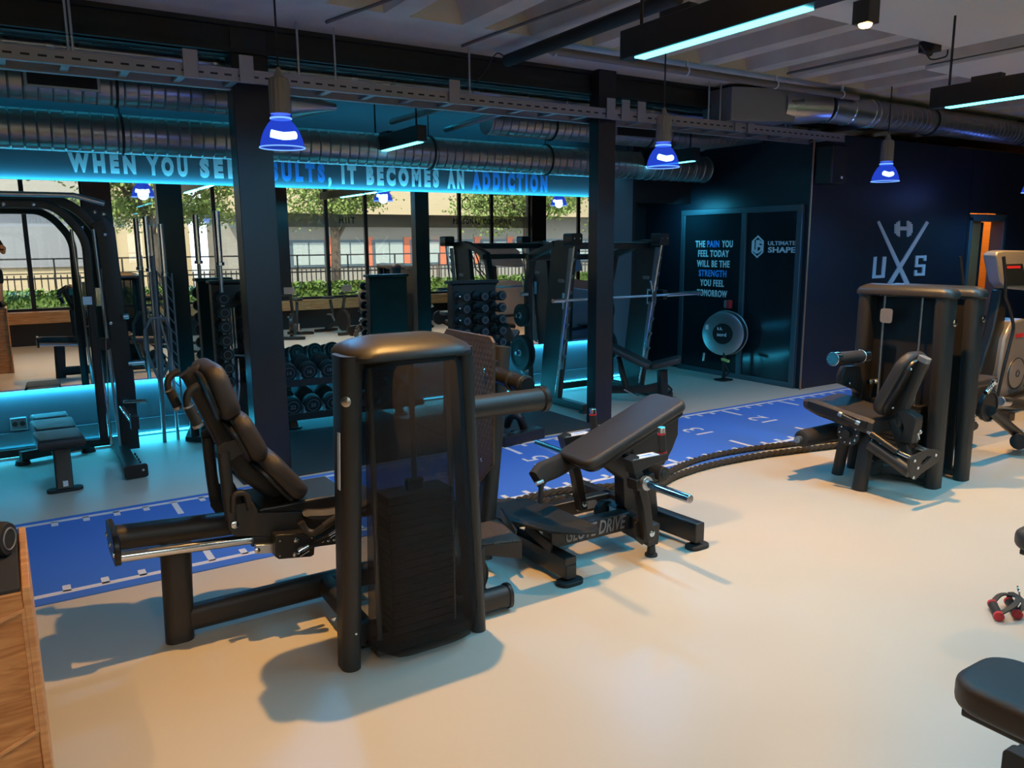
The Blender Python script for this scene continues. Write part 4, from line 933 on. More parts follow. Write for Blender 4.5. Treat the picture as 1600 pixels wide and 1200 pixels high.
for y in (2.93, 3.50):
    ar = obj('handle_upright', MB().path([(2.70, y, .12), (2.66, y, .32), (2.575, y, .585)], .05, .06, .006, up=(0, 1, 0)), 'black2', gd, .003)
    obj('handle_arm', MB().prism([(2.545, y-.035, .575), (2.80, y-.030, .575), (2.80, y-.030, .540), (2.70, y-.03, .53), (2.57, y-.035, .50)], (0, .07, 0)), 'black2', gd, .003)
    obj('arm_label', MB().prism([(2.56, y-.031, .5765), (2.74, y-.028, .5765), (2.74, y+.028, .5765), (2.56, y+.031, .5765)], (0, 0, .002)), 'white', gd, 0, label='white and blue label on the handle arm')
    tb = text_mb('POSITION 02', .030, fat=.01, depth=.001); w0, w1 = textwidth(tb)
    obj('label_print', place(tb, (2.575, y-.012, .579), (.85*.15/(w1-w0), 0, 0), (0, 1, 0)), 'letterb', gd, 0)
    h = obj('hand_grip', MB().cyl((2.785, y, .578), (2.775, y, .68), .021), 'rubber', gd, .003)
    obj('grip_cap', MB().cyl((2.775, y, .682), (2.773, y, .712), .020), 'chrome', h, .002)
    obj('grip_ring', MB().cyl((2.786, y, .575), (2.7855, y, .583), .0215), 'red', h, 0); obj('grip_ring', MB().cyl((2.7755, y, .674), (2.775, y, .680), .0215), 'red', h, 0)
    s_ = -1 if y < 3.2 else 1
    hn = obj('weight_horn', MB().cyl((2.63, y+s_*.06, .45), (2.63, y+s_*.36, .45), .021), 'chrome', gd, .002)
    obj('horn_collar', MB().cyl((2.63, y+s_*.035, .45), (2.63, y+s_*.065, .45), .036), 'steel', hn, .002)
    obj('horn_bracket', MB().path([(2.70, y, .46), (2.58, y, .44)], .06, .08, .01, up=(0, 1, 0)), 'black2', gd, .003)
    bolt((2.70, y-.028, .16), (0, -1, 0), gd, .018)
# back pad
A = V((2.425, 3.21, .490)); B = V((3.115, 3.21, .745)); d = (B-A).normalized(); nrm = V((-d.z, 0, d.x))
obj('back_pad', MB().cushion((A+B)/2-nrm*.0, d.cross(nrm)*-1 if False else V((0, -1, 0)), d, .29, (B-A).length, .06, .06, .022), 'pad', gd, 0)
obj('pad_board', MB().cushion((A+B)/2-nrm*.02, V((0, -1, 0)), d, .26, (B-A).length-.04, .02, .05, .003), 'black2', gd, 0)
obj('pad_support', MB().prism([(2.56, 3.17, .51), (2.70, 3.17, .565), (2.86, 3.17, .20), (2.80, 3.17, .15), (2.74, 3.17, .22), (2.73, 3.17, .38)], (0, .08, 0)), 'black2', gd, .004)
obj('pad_support', MB().prism([(2.72, 3.33, .57), (3.06, 3.33, .70), (3.06, 3.33, .60), (3.02, 3.33, .52), (2.96, 3.33, .44), (2.80, 3.33, .44)], (0, .012, 0)), 'black2', gd, .003)
obj('pad_support', MB().prism([(2.72, 3.10, .57), (3.06, 3.10, .70), (3.06, 3.10, .60), (3.02, 3.10, .52), (2.96, 3.10, .44), (2.80, 3.10, .44)], (0, .012, 0)), 'black2', gd, .003)
obj('rear_upright', MB().path([(2.96, 3.22, .10), (2.90, 3.22, .50)], .09, .09, .008, up=(0, 1, 0)), 'black2', gd, .004)
obj('pivot_wheel', MB().cyl((2.86, 2.99, .43), (2.86, 3.45, .43), .04).cyl((2.86, 2.985, .43), (2.86, 3.02, .43), .022), 'black2', gd, .003)
# belt pad across the hips
pts = [P(838, 750, Y=3.24), P(846, 738, Y=3.26), P(866, 731, Y=3.30), P(886, 720, Y=3.34), P(903, 709, Y=3.40)]
obj('hip_belt_pad', MB().path(fillet(pts, .05, 4), .05, .115, .022, up=(0, .2, 1)), 'foam', gd, 0)
obj('belt_post', MB().path([P(846, 754, Y=3.22), P(844, 786, Y=3.22)], .022, .022, .004), 'black2', gd, 0)
obj('belt_clip', MB().cyl(P(838, 756, Y=3.22), P(848, 752, Y=3.22), .012).tube([P(903, 715, Y=3.42), P(910, 708, Y=3.42), P(920, 710, Y=3.42), P(929, 699, Y=3.42)], .006, 8, bend=.02), 'steel', gd, 0)
# foot platform
fpl = [P(a, b, Z=.25) for a, b in ((776, 774), (824, 777), (864, 790), (931, 823), (936, 829), (930, 834), (905, 836), (858, 833), (835, 825), (776, 800))]
fpl[0] = (fpl[0][0]-.04, fpl[0][1], .25); fpl[-1] = (fpl[-1][0]-.06, fpl[-1][1]-.02, .25)
obj('foot_platform', MB().prism([(x, y, .25+(3.3-y)*.03) for x, y, z in fpl], (0, 0, -.014)), 'rubber', gd, .003)
obj('platform_bracket', MB().path([P(782, 800, Y=3.32), P(806, 835, Y=3.10)], .012, .05, 0).path([P(822, 822, Y=3.20), P(862, 858, Y=3.0)], .012, .05, 0).path([P(836, 826, Y=3.22), P(846, 846, Y=3.1)], .012, .04, 0), 'black2', gd, .002)
obj('cable_pulley', MB().cyl((2.72, 3.30, .16), (2.72, 3.34, .16), .06), 'black2', gd, .004)
obj('guide_plate', MB().prism([P(a, b, Y=2.96) for a, b in ((992, 818), (1000, 812), (1014, 820), (1014, 838), (1004, 852), (994, 844))], (0, .012, 0)), 'black2', gd, .002)

# ================================================================== LEG EXTENSION (right) + LEG CURL behind it
le = thing('leg_extension_machine', 'black leg extension machine with brown lit seat before the logo wall', 'exercise machine', (4.9, 3.1, 0))
def tower(root, x0, x1, y0, y1, h, face):
    """post pair along y at x0 side; cap, panels, rods"""
    w_ = x1-x0
    for y in (y0, y1):
        mb = MB().add(*(lambda A, B: (A+B, [(k, (k+1) % len(A), len(A)+(k+1) % len(A), len(A)+k) for k in range(len(A))]+[tuple(range(len(A)))[::-1], tuple(range(len(A), 2*len(A)))]))(
            [((x0+x1)/2+a, y+b, 0) for a, b in rrect(w_*.75, .085, .038, 6)], [((x0+x1)/2+a, y+b*1.15+(.02 if y == y0 else -.02), h-.06) for a, b in rrect(w_*.95, .085, .038, 6)]))
        obj('tower_post', mb, 'black', root, 0)
    cp = MB(); vs = []; q = 0
    for lvl, (ins, z) in enumerate(((.01, h-.075), (0, h-.065), (0, h-.04), (.012, h-.02), (.045, h-.006), (.08, h))):
        pr = rrect(w_+.01-2*ins, (y1-y0)+.10-2*ins, .06-ins*.3, 6); q = len(pr)
        vs += [((x0+x1)/2+a, (y0+y1)/2+b, z+.02*(1-(b/((y1-y0)/2+.08))**2)) for a, b in pr]
    cp.add(vs, [(i*q+k, i*q+(k+1) % q, (i+1)*q+(k+1) % q, (i+1)*q+k) for i in range(5) for k in range(q)]+[tuple(range(q))[::-1], tuple(5*q+k for k in range(q))])
    obj('tower_cap', cp, 'black', root, 0)
    xm = (x0+x1)/2
    obj('side_panel', MB().box(xm+.03*face, xm+.045*face, y0+.05, y1-.05, .06, h-.08), 'black2', root, .003)
    mb = MB()
    for k in range(15): mb.box(xm-.05, xm+.028, y0+.10, y1-.10, .10+k*.03, .126+k*.03)
    o_ = obj('weight_stack', mb, 'black2', root, .002); o_['kind'] = 'stuff'
    for y in (y0+.16, y1-.16): obj('guide_rod', MB().cyl((xm-.03*face, y, .06), (xm-.03*face, y, h-.07), .008), 'steel', root, 0)
    obj('tower_foot_beam', MB().box(xm-.03, xm+.03, y0, y1, .02, .08), 'black', root, .004)
tower(le, 5.08, 5.24, 2.81, 3.40, 1.345, 1)
obj('control_label', MB().prism([(5.10, 3.20+a, 1.14+b) for a, b in rrect(.09, .10, .02, 3)], (-.004, 0, 0)), 'grey', le, 0)
obj('logo_disc', MB().lathe([(.001, 0), (.022, 0), (.024, .003), (.016, .006), (.001, .006)], (5.17, 2.765, 1.12), (-.1, -1, 0), 20), 'chrome', le, 0)
xs = 4.70
# frame: slanted front legs, fat seat beam, floor beams
A, B = P(1329, 763, Z=.0), P(1372, 672, X=4.78)
def oval(root, name, a, b, w, h, m='black', up=(0, 1, 0)): return obj(name, MB().path([a, b], w, h, min(w, h)*.46, up=up), m, root, 0)
oval(le, 'front_leg', (4.70, 3.05, 0.0), (4.80, 3.07, .44), .10, .075, up=(1, 0, 0))
oval(le, 'front_leg', (4.90, 3.36, 0.0), (4.90, 3.30, .40), .08, .07, up=(1, 0, 0))
oval(le, 'seat_beam', P(1362, 694, X=4.72), P(1424, 737, X=4.72), .085, .10, up=(1, 0, 0))
oval(le, 'floor_beam', (4.76, 3.10, .10), (5.17, 3.12, .10), .06, .085, up=(0, 0, 1))
oval(le, 'floor_beam', (5.02, 3.10, .09), (5.16, 2.84, .09), .055, .08, up=(0, 0, 1))
bolt(P(1403, 740, Y=3.05), (-.3, -1, 0), le, .011)
# seat
def sp_(px, py, z): return V(P(px, py, Z=z))
xl, xr_ = 4.66, 5.06
vs = []; n = 10; ys = [3.50-.52*i/n for i in range(n+1)]
for i, y in enumerate(ys):
    t = i/n; z = .575-.085*t+.02*max(0, t-.8)*5*.3; L_ = xl+.03*t; R__ = xr_-.02*t; e = .02 if i == 0 else (.008 if i in (1, n) else 0); sag = .012*math.sin(PI*t)
    sec = [(L_+.02, z-.108+e), (L_, z-.085+e), (L_, z-.022-e*.6), (L_+.02, z-e), (L_+.08, z-.004-e), ((L_+R__)/2, z-.016-e), (R__-.08, z-.004-e), (R__-.02, z-e), (R__, z-.022-e*.6), (R__, z-.085+e), (R__-.02, z-.108+e)]
    vs += [(a, y, b) for a, b in sec]
q = 11; obj('seat_pad', MB().add(vs, [(i*q+k, i*q+(k+1) % q, (i+1)*q+(k+1) % q, (i+1)*q+k) for i in range(n) for k in range(q)]+[tuple(range(q))[::-1], tuple(n*q+k for k in range(q))]), 'pad', le, 0)
obj('seat_side_strip', MB().path([(xl-.004, 3.46, .525), (xl+.02, 3.02, .455)], .012, .05, 0), 'black2', le, .002)
# backrest
A = V((4.86, 2.975, .50)); B = V((4.87, 2.79, .93)); d = (B-A).normalized(); nrm = V((1, 0, 0)).cross(d)
if nrm.y < 0: nrm = -nrm
obj('backrest_pad', MB().cushion((A+B)/2, d.cross(nrm), d, .33, (B-A).length, .075, .12, .03, taper=.86), 'pad', le, 0)
obj('backrest_board', MB().cushion((A+B)/2-nrm*.02, d.cross(nrm), d, .29, (B-A).length-.04, .02, .10, .003, taper=.86), 'black2', le, 0)
oval(le, 'backrest_post', (4.84, 2.765, .90), (4.84, 2.90, .46), .07, .05, up=(1, 0, 0))
oval(le, 'backrest_post', (4.84, 2.93, .49), (4.86, 2.83, .25), .08, .06, up=(1, 0, 0))
obj('post_cap', MB().path([(4.84, 2.755, .925), (4.84, 2.765, .895)], .075, .055, .02, up=(1, 0, 0)), 'grey', le, 0)
obj('backrest_bracket', MB().prism([P(a, b, X=4.80) for a, b in ((1401, 642), (1412, 640), (1430, 652), (1430, 662), (1423, 694), (1404, 690), (1412, 668))], (.09, 0, 0)), 'black', le, .006)
for a, b in ((1423, 577), (1395, 637)): bolt(P(a, b, X=4.72), (-1, -.2, 0), le, .008)
# slide rods and end plate
for a, b, X in (((1384, 705), (1422, 715), 4.72), ((1432, 698), (1455, 706), 4.90)):
    obj('slide_rod', MB().cyl(V(P(*a, X=X))+V((0, .10, .05)) if X < 4.8 else P(*a, X=X), P(*b, X=X), .017), 'chrome', le, 0)
obj('rod_sleeve', MB().cyl(P(1362, 678, X=4.70), P(1402, 706, X=4.70), .022), 'black2', le, 0)
obj('rod_end', MB().cyl(P(1356, 674, X=4.70), P(1364, 680, X=4.70), .012, .016), 'steel', le, 0)
ep = [(1421, 717), (1428, 712), (1450, 703), (1467, 703), (1471, 708), (1466, 722), (1440, 740), (1430, 750), (1424, 746), (1421, 735)]
hole = [(1436, 727), (1436, 720), (1444, 713), (1454, 710), (1459, 712), (1457, 718), (1450, 724), (1441, 728)]
pY = 2.655
mb = MB(); oo = [P(a, b, Y=pY) for a, b in ep]
cen = P(1447, 719, Y=pY)
hp = []
for p in oo:   # one hole point per outline point, on an ellipse around the slot centre
    a = math.atan2(p[2]-cen[2], p[0]-cen[0]); hp.append((cen[0]+.055*math.cos(a), pY, cen[2]+.020*math.sin(a)+.25*.055*math.cos(a)))
ring_prism(mb, oo, hp, (0, .014, 0)); obj('end_plate', mb, 'black', le, .002)
for a, b in ((1429, 720), (1462, 711), (1434, 731), (1427, 746)): bolt(P(a, b, Y=pY), (0, -1, 0), le, .011, .006)
obj('adjust_knob', MB().cyl(P(1434, 686, Y=2.78), P(1432, 676, Y=2.78), .014).ball(P(1436, 674, Y=2.78), .021, 8), 'chrome', le, 0)
obj('adjust_knob', MB().cyl(P(1394, 673, Y=2.95), P(1404, 680, Y=2.95), .010, .018), 'chrome', le, 0)
obj('cable_drum', MB().cyl(P(1455, 690, Y=2.95), P(1450, 694, Y=3.05), .06), 'black2', le, .004)
# side handle, cam disc
obj('side_handle', MB().cyl(P(1314, 648, X=4.63), P(1340, 661, X=4.66), .013), 'black2', le, 0)
obj('handle_end', MB().cyl(P(1311, 646, X=4.63), P(1316, 649, X=4.63), .018), 'steel', le, .002)
obj('handle_end', MB().cyl(P(1337, 659, X=4.65), P(1343, 662, X=4.66), .015), 'steel', le, .002)
c = P(1325, 677, X=4.70)
cd = obj('cam_disc', MB().cyl((c[0], c[1], c[2]), (c[0]+.02, c[1], c[2]), .085).cyl((c[0]-.03, c[1]+.0, c[2]), (c[0], c[1], c[2]), .03), 'black2', le, .003)
for k in range(10):
    a = 2*PI*k/10; bolt((c[0]-.001, c[1]+.066*math.cos(a), c[2]+.066*math.sin(a)), (-1, 0, 0), cd, .007, .002)
# shin roller and thigh roller (both along x)
ra, rb_ = V(P(1250, 686, Y=3.42)), V(P(1316, 671, Y=3.42))
ra.y = rb_.y = 3.42
obj('shin_roller', MB().lathe([(.001, 0), (.04, 0), (.056, .012), (.062, .04), (.062, (rb_-ra).length-.04), (.056, (rb_-ra).length-.012), (.04, (rb_-ra).length)], ra, (rb_-ra), 28, caps=True), 'foam', le, 0)
obj('roller_axle', MB().cyl(ra-(rb_-ra).normalized()*.05, rb_+(rb_-ra).normalized()*.08, .014).cyl(ra-(rb_-ra).normalized()*.035, ra, .024), 'steel', le, 0)
ta, tb_ = V(P(1301, 561, Y=3.30)), V(P(1353, 556, Y=3.30)); td = (tb_-ta).normalized(); TL = (tb_-ta).length
ta.y = tb_.y = 3.30
obj('thigh_roller', MB().cyl(ta+td*.05, tb_-td*.05, .044, n=28), 'pad', le, .003)
obj('roller_cap', MB().cyl(ta, ta+td*.055, .048, n=28), 'chrome', le, .003)
obj('roller_cap', MB().cyl(tb_-td*.065, tb_, .048, n=28).lathe([(.02, 0), (.018, .006), (.001, .007)], tb_, td, 16), 'chrome', le, .003)
obj('roller_arm', MB().prism([P(a, b, Y=3.33) for a, b in ((1322, 573), (1345, 572), (1348, 600), (1346, 616), (1336, 608), (1316, 600), (1316, 588))], (0, .05, 0)), 'black', le, .006)
obj('arm_pivot', MB().lathe([(.034, 0), (.034, .01), (.020, .014), (.001, .016)], P(1328, 599, Y=3.32), (0, -1, 0), 24), 'black2', le, 0)
bolt(P(1328, 599, Y=3.31), (0, -1, 0), le, .010)
obj('pin_handle', MB().lathe([(.016, 0), (.022, .01), (.022, .045), (.013, .05), (.020, .06), (.013, .075), (.020, .085), (.013, .10), (.024, .11), (.024, .13), (.001, .14)], P(1357, 597, Y=3.30), V(P(1388, 594, Y=3.30))-V(P(1357, 597, Y=3.30)), 16), 'chrome', le, 0)
# leg curl: tower, cam, arm
lc = thing('leg_curl_machine', 'black leg curl machine with round cam and arm beside the leg extension tower', 'exercise machine', (5.9, 3.1, 0))
tower(lc, 5.42, 5.57, 2.80, 3.42, 1.335, -1)
obj('logo_disc', MB().lathe([(.001, 0), (.022, 0), (.024, .003), (.016, .006), (.001, .006)], (5.50, 2.755, 1.13), (0, -1, 0), 20), 'chrome', lc, 0)
obj('cam_housing', MB().prism([P(a, b, Y=2.95) for a, b in ((1480, 640), (1487, 632), (1500, 626), (1510, 634), (1520, 650), (1530, 664), (1528, 670), (1512, 680), (1494, 682), (1478, 672))], (0, .10, 0)), 'black', lc, .006)
obj('cam_cover', MB().prism([P(a, b, Y=2.94) for a, b in ((1500, 626), (1508, 627), (1522, 643), (1526, 652), (1520, 654), (1510, 640), (1500, 632))], (0, .12, 0)), 'grey', lc, .002)
for a, b in ((1523, 649), (1524, 657), (1489, 683)): bolt(P(a, b, Y=2.94), (0, -1, 0), lc, .010)
c = P(1537, 633, Y=3.0)
obj('round_disc', MB().cyl((c[0], 2.96, c[2]), (c[0], 2.99, c[2]), .115, n=36).torus((c[0], 2.96, c[2]), (0, 1, 0), .112, .010, 36, 8), 'black2', lc, 0)
obj('stop_plate', MB().prism([P(a, b, Y=2.98) for a, b in ((1481, 628), (1498, 592), (1506, 600), (1506, 630), (1490, 640))], (0, .05, 0)), 'black2', lc, .004)
oval(lc, 'lever_arm', P(1548, 642, Y=2.95), P(1604, 690, Y=2.95), .075, .075)
obj('arm_joint', MB().cyl(P(1592, 690, Y=2.88), P(1592, 690, Y=2.98), .062), 'black2', lc, .004)
obj('pin_handle', MB().lathe([(.016, 0), (.020, .01), (.020, .05), (.012, .055), (.018, .065), (.012, .08), (.018, .09), (.012, .105), (.024, .115), (.024, .135), (.001, .14)], P(1540, 614, Y=2.90), V(P(1560, 588, Y=2.90))-V(P(1540, 614, Y=2.90)), 16), 'chrome', lc, 0)
obj('thigh_pad', MB().cushion((6.35, 3.35, .50), (1, 0, 0), (0, 1, 0), .75, .34, .06, .08, .022), 'pad', lc, 0)
obj('pad_post', MB().box(6.1, 6.5, 3.32, 3.40, .42, .50).box(6.3, 6.38, 3.32, 3.40, 0, .45), 'black', lc, .006)
oval(lc, 'floor_beam', (5.5, 3.36, .06), (6.6, 3.36, .06), .07, .08, up=(0, 0, 1))
obj('roller', MB().cyl(P(1575, 628, Y=3.3), P(1600, 633, Y=3.3), .045), 'foam', lc, .004)
obj('roller_cap', MB().cyl(P(1563, 627, Y=3.3), P(1576, 628, Y=3.3), .04), 'steel', lc, .003)
# ================================================================== FREE WEIGHT AREA
# flat bench at the left
fb = thing('flat_bench', 'black flat bench on the floor at the left before the mirror', 'bench', (.2, 6.5, 0))
for i, (ya, yb, wa, wb) in enumerate(((6.84, 7.08, .24, .26), (6.40, 6.83, .27, .29), (6.00, 6.39, .29, .30))):
    c = [(.18-wb/2+.02*(7-yb), yb), (.18+wb/2+.02*(7-yb), yb), (.18+wa/2+.03*(7-ya), ya), (.18-wa/2+.03*(7-ya), ya)]
    obj('bench_pad', MB().slab([(x, y, .30) for x, y in c], (0, 0, .07), .03), 'pad', fb, 0)
obj('pad_board', MB().box(.09, .30, 6.08, 7.0, .28, .30), 'black2', fb, .003)
obj('spine_beam', MB().path([(.20, 6.1, .25), (.19, 7.05, .12)], .08, .08, .01), 'black2', fb, .003)
obj('front_leg', MB().path([(.205, 6.12, .27), (.20, 6.03, .015)], .105, .07, .01, up=(0, 1, 0)), 'black2', fb, .003)
obj('front_foot', MB().prism([(.20+a, 6.04+b, 0) for a, b in rrect(.22, .09, .04, 5)], (0, 0, .022)), 'rubber', fb, .004)
obj('cross_beam', MB().path([(-.04, 6.98, .07), (.44, 7.13, .07)], .07, .07, .006), 'black2', fb, .003)
for x, y in ((-.03, 6.98), (.43, 7.13)): obj('rubber_foot', MB().cyl((x, y, 0), (x, y, .035), .055, .045), 'rubber', fb, .003)
obj('badge', MB().prism([(.205+a, 6.075, .19+b) for a, b in rrect(.06, .014, .006, 3)], (0, -.012, 0)), 'white', fb, 0)
obj('label', MB().box(.19, .22, 5.985, 6.005, .045, .08), 'white', fb, 0)

# cable machine at the left
ft = thing('cable_machine', 'tall black cable machine with curved top frame at the left edge', 'exercise machine', (.6, 6.8, 0))
obj('floor_rail', MB().box(.60, .70, 6.09, 7.30, .015, .065), 'black2', ft, .004)
obj('rail_end_plate', MB().prism([(.655+a, 6.07, .055+b) for a, b in rrect(.155, .10, .02, 4)], (0, .018, 0)), 'black2', ft, .003)
bolt((.70, 6.07, .06), (0, -1, 0), ft, .010)
for k in range(4): obj('rail_notch', MB().box(.70, .712, 6.25+k*.09, 6.28+k*.09, .065, .08), 'black2', ft, 0)
obj('rear_rail', MB().path([(-1.6, 7.18, .06), (.6, 7.18, .06)], .08, .06, .008), 'black2', ft, .003)
obj('rail_trim', MB().path([(-1.6, 7.12, .02), (.6, 7.12, .02)], .01, .02, 0), 'steel', ft, 0)
def YQ(pts, y): return [P(a, b, Y=y) for a, b in pts]
obj('main_upright', MB().path(YQ([(152, 345), (163, 360), (195, 600), (203, 700)], 6.98), .14, .10, .01, up=(0, 1, 0)), 'black2', ft, .004)
obj('top_arch', MB().path(fillet([(-1.4, 6.98, P(75, 311, Y=6.98)[2])]+YQ([(92, 312), (128, 332), (157, 366)], 6.98), .12, 6), .07, .075, .01, up=(0, 1, 0)), 'black2', ft, .003)
obj('front_arch', MB().path(fillet([(-1.4, 6.75, P(60, 318, Y=6.75)[2])]+YQ([(72, 318), (100, 334), (134, 372), (142, 470), (163, 690)], 6.75), .12, 6), .06, .05, .01, up=(0, 1, 0)), 'black2', ft, .003)
obj('pull_up_bar', MB().tube([(-1.0, 6.6, P(20, 303, Y=6.6)[2])]+YQ([(70, 304), (115, 305), (163, 318)], 6.6), .019, 14), 'steel', ft, 0)
for a, b in ((148, 331), (162, 334), (164, 366), (173, 505)): bolt(P(a, b, Y=6.92), (0, -1, 0), ft, .014)
for a, b in ((5, 319), (52, 319)): bolt(P(a, b, Y=6.71), (0, -1, 0), ft, .014)
cp = obj('guide_post', MB().cyl((.585, 6.90, .08), (.525, 6.90, 1.80), .013), 'chrome', ft, 0)
obj('guide_post', MB().cyl((.64, 6.86, .08), (.60, 6.86, 1.78), .011), 'steel', ft, 0)
obj('pulley_carriage', MB().box(.565, .605, 6.80, 6.86, 1.20, 1.34), 'chrome', ft, .004)
obj('cable_wheel', MB().cyl((.60, 6.84, .90), (.60, 6.88, .90), .05), 'black2', ft, .003)
obj('number_plate', MB().box(.47, .53, 6.70, 6.712, 1.22, 1.28), 'letter', ft, 0)
obj('storage_horn', MB().cyl((.70, 6.92, .42), (.86, 6.84, .42), .017), 'chrome', ft, .002)
obj('storage_horn', MB().cyl(P(190, 636, Y=6.90), P(209, 662, Y=6.45), .020), 'chrome', ft, .002)
obj('horn_stop', MB().box(*[v for t in zip(P(206, 672, Y=6.42), (P(206, 672, Y=6.42)[0]+.055, 6.50, P(206, 672, Y=6.42)[2]+.10)) for v in t]), 'black2', ft, .003)
obj('carriage_handle', MB().cyl(P(200, 568, Y=6.9), P(226, 566, Y=6.9), .018), 'steel', ft, .002)
obj('carriage_handle', MB().cyl(P(192, 495, Y=6.9), P(201, 494, Y=6.9), .022), 'steel', ft, .002)
obj('cable', MB().tube([P(158, 420, Y=6.80), P(163, 480, Y=6.80), P(172, 690, Y=6.80)], .004, 6), 'copper', ft, 0)

# bar holder with standing bars
bs = thing('bar_holder', 'low black floor holder for standing bars left of the column', 'bar holder', (1.45, 7.0, 0))
obj('holder_base', MB().prism([P(a, b, Z=.012) for a, b in ((290, 690), (337, 690), (345, 672), (298, 668))], (0, 0, .04)), 'black2', bs, .005)
obj('holder_base_wedge', MB().prism([P(a, b, Z=.012) for a, b in ((330, 700), (372, 745), (390, 730), (350, 690))], (0, 0, .10)), 'black2', bs, .01)
for k in range(3): x, y = P(305+k*17, 681, Z=.05)[:2]; obj('socket_tube', MB().cyl((x, y, .05), (x, y, .18), .036), 'black2', bs, .003)
def vbar(px, ytop, Y, r, L, label, sleeve=True):
    x = P(px, 560, Y=Y)[0]; zt = P(px, ytop, Y=Y)[2]
    t = thing('barbell', label, 'barbell', (x, Y, .06))
    obj('shaft', MB().cyl((x, Y, .001 if Y > 7.1 else .053), (x, Y, zt-L), r*.62), 'steel', t, 0)
    obj('sleeve', MB().cyl((x, Y, zt-L), (x, Y, zt), r).cyl((x, Y, zt-L-.03), (x, Y, zt-L), r*1.4), 'chrome', t, .002)
    return t
vbar(354, 330, 7.0, .027, .42, 'tall chrome barbell standing upright left of the thick column')
vbar(246, 338, 7.15, .022, .42, 'tall dull barbell standing second from the cable machine')
vbar(268, 350, 7.15, .022, .40, 'tall dull barbell standing right beside the lattice bar')
t = thing('tricep_bar', 'short triple chrome bar standing between tall barbell and column', 'bar', (1.55, 6.95, .05))
for k, dx in enumerate((-.022, 0, .022)):
    x = P(362, 500, Y=6.95)[0]+dx*1.3; obj('chrome_tube', MB().cyl((x, 6.95+k*.01, P(362, 545, Y=6.95)[2]), (x, 6.95+k*.01, P(362, 481, Y=6.95)[2]), .010), 'chrome', t, 0)
x = P(364, 560, Y=6.95)[0]
obj('blue_shaft', MB().tube([(x, 6.95, P(362, 545, Y=6.95)[2]), (x, 6.95, .35), (x-.01, 6.95, .07)], .015, 10), 'steel', t, 0)
obj('side_loop', MB().tube(YQ([(372, 560), (374, 600), (370, 660), (378, 668), (388, 662)], 6.9), .009, 8, bend=.05), 'chrome', t, 0)
obj('cross_handle', MB().tube(YQ([(362, 555), (384, 556), (386, 548)], 6.9), .010, 8, bend=.02), 'grey', t, 0)
t = thing('hex_bar', 'grey hexagonal trap bar hanging beside the cable machine', 'bar', (.95, 7.1, .3))
obj('hex_frame', MB().tube(YQ([(236, 497), (226, 516), (227, 545), (240, 575), (250, 596), (262, 575), (268, 545), (266, 515), (258, 497)], 7.1), .012, 10, closed=True), 'grey', t, 0)
obj('sleeve', MB().cyl(P(246, 497, Y=7.1), P(238, 400, Y=7.1), .014).cyl(P(246, 497, Y=7.1), (P(254, 650, Y=7.1)[0], 7.1, .001), .016), 'grey', t, 0)
t = thing('lattice_bar', 'narrow lattice bar with zigzag rungs standing behind the trap bar', 'bar', (1.05, 7.2, .1))
mb = MB(); a0, a1 = V(P(258, 425, Y=7.2)), V(P(272, 625, Y=7.2)); b0, b1 = V(P(268, 427, Y=7.2)), V(P(284, 625, Y=7.2))
mb.cyl(a0, a1, .008).cyl(b0, b1, .008)
for k in range(12): mb.cyl(a0.lerp(a1, k/12), b0.lerp(b1, (k+.8)/12), .005, n=8)
obj('lattice', mb, 'grey', t, 0)
obj('blue_tube', MB().cyl(P(246, 488, Y=7.15), P(274, 580, Y=7.15), .008), 'steel', t, 0)

# dumbbells ------------------------------------------------------------
def dumbbell(r=.080, hl=.085, gap=.125, text=None, label='', group=None):
    t = bpy.data.objects.new('dumbbell', None); C.objects.link(t); t.empty_display_size = .05
    tag(t, label, 'dumbbell', group)
    for s in (-1, 1):
        o = obj('head', MB().lathe([(.001, 0), (r*.70, 0), (r*.93, .006), (r, .016), (r, hl-.012), (r*.9, hl-.002), (r*.4, hl), (.001, hl)], (0, s*gap/2, 0), (0, s, 0), 24), 'rubber', t, 0)
        obj('rim_ring', MB().torus((0, s*(gap/2+hl*1.0), 0), (0, 1, 0), r*.62, .0022, 24, 6), 'grey', o, 0)
        if text:
            tb = text_mb(text, r*.6, fat=.02, depth=.002, align='CENTER'); place(tb, (0, s*(gap/2+hl+.0015), -r*.2), (-s, 0, 0), (0, 0, 1)); obj('weight_number', tb, 'grey', o, 0)
    obj('handle', MB().lathe([(.013, 0), (.017, gap*.5), (.013, gap)], (0, -gap/2, 0), (0, 1, 0), 16), 'chrome', t, 0)
    return t
def put(proto, used, loc, rot, label, sc=1.0):
    o = proto if not used else copy_tree(proto)
    o.location = Vector(loc)*S; o.rotation_euler = rot; o.scale = (sc, sc, sc); o['label'] = label; return o
dr = thing('dumbbell_rack', 'black two tier dumbbell rack behind the leg press tower', 'rack', (2.6, 7.0, 0))
xa, xb = 1.93, 3.25
zt_ = P(447, 578, Y=6.86)[2]; zb_t = P(462, 628, Y=6.84)[2]
ordn = ['first', 'second', 'third', 'fourth', 'fifth', 'sixth', 'seventh']
for ti, (z, yc) in enumerate(((zt_, 6.98), (zb_t, 6.92))):
    mb = MB()
    for s in (-.13, .13): mb.path([(xa-.03, yc+s, z-.085+s*.22), (xb+.03, yc+s, z-.085+s*.22)], .035, .045, 0)
    obj('tier_rail', mb, 'black2', dr, .003)
    obj('tier_front', MB().path([(xa-.03, yc-.17, z-.12), (xb+.03, yc-.17, z-.12)], .012, .06, 0), 'black2', dr, .002)
    k = 0
    for k in range(8): x = xa+.0+k*.183; obj('saddle', MB().prism([(x-.012, yc-.17, z-.115), (x+.012, yc-.17, z-.115), (x+.004, yc-.17, z-.035), (x-.004, yc-.17, z-.035)], (0, .33, .07)), 'grey', dr, .001)
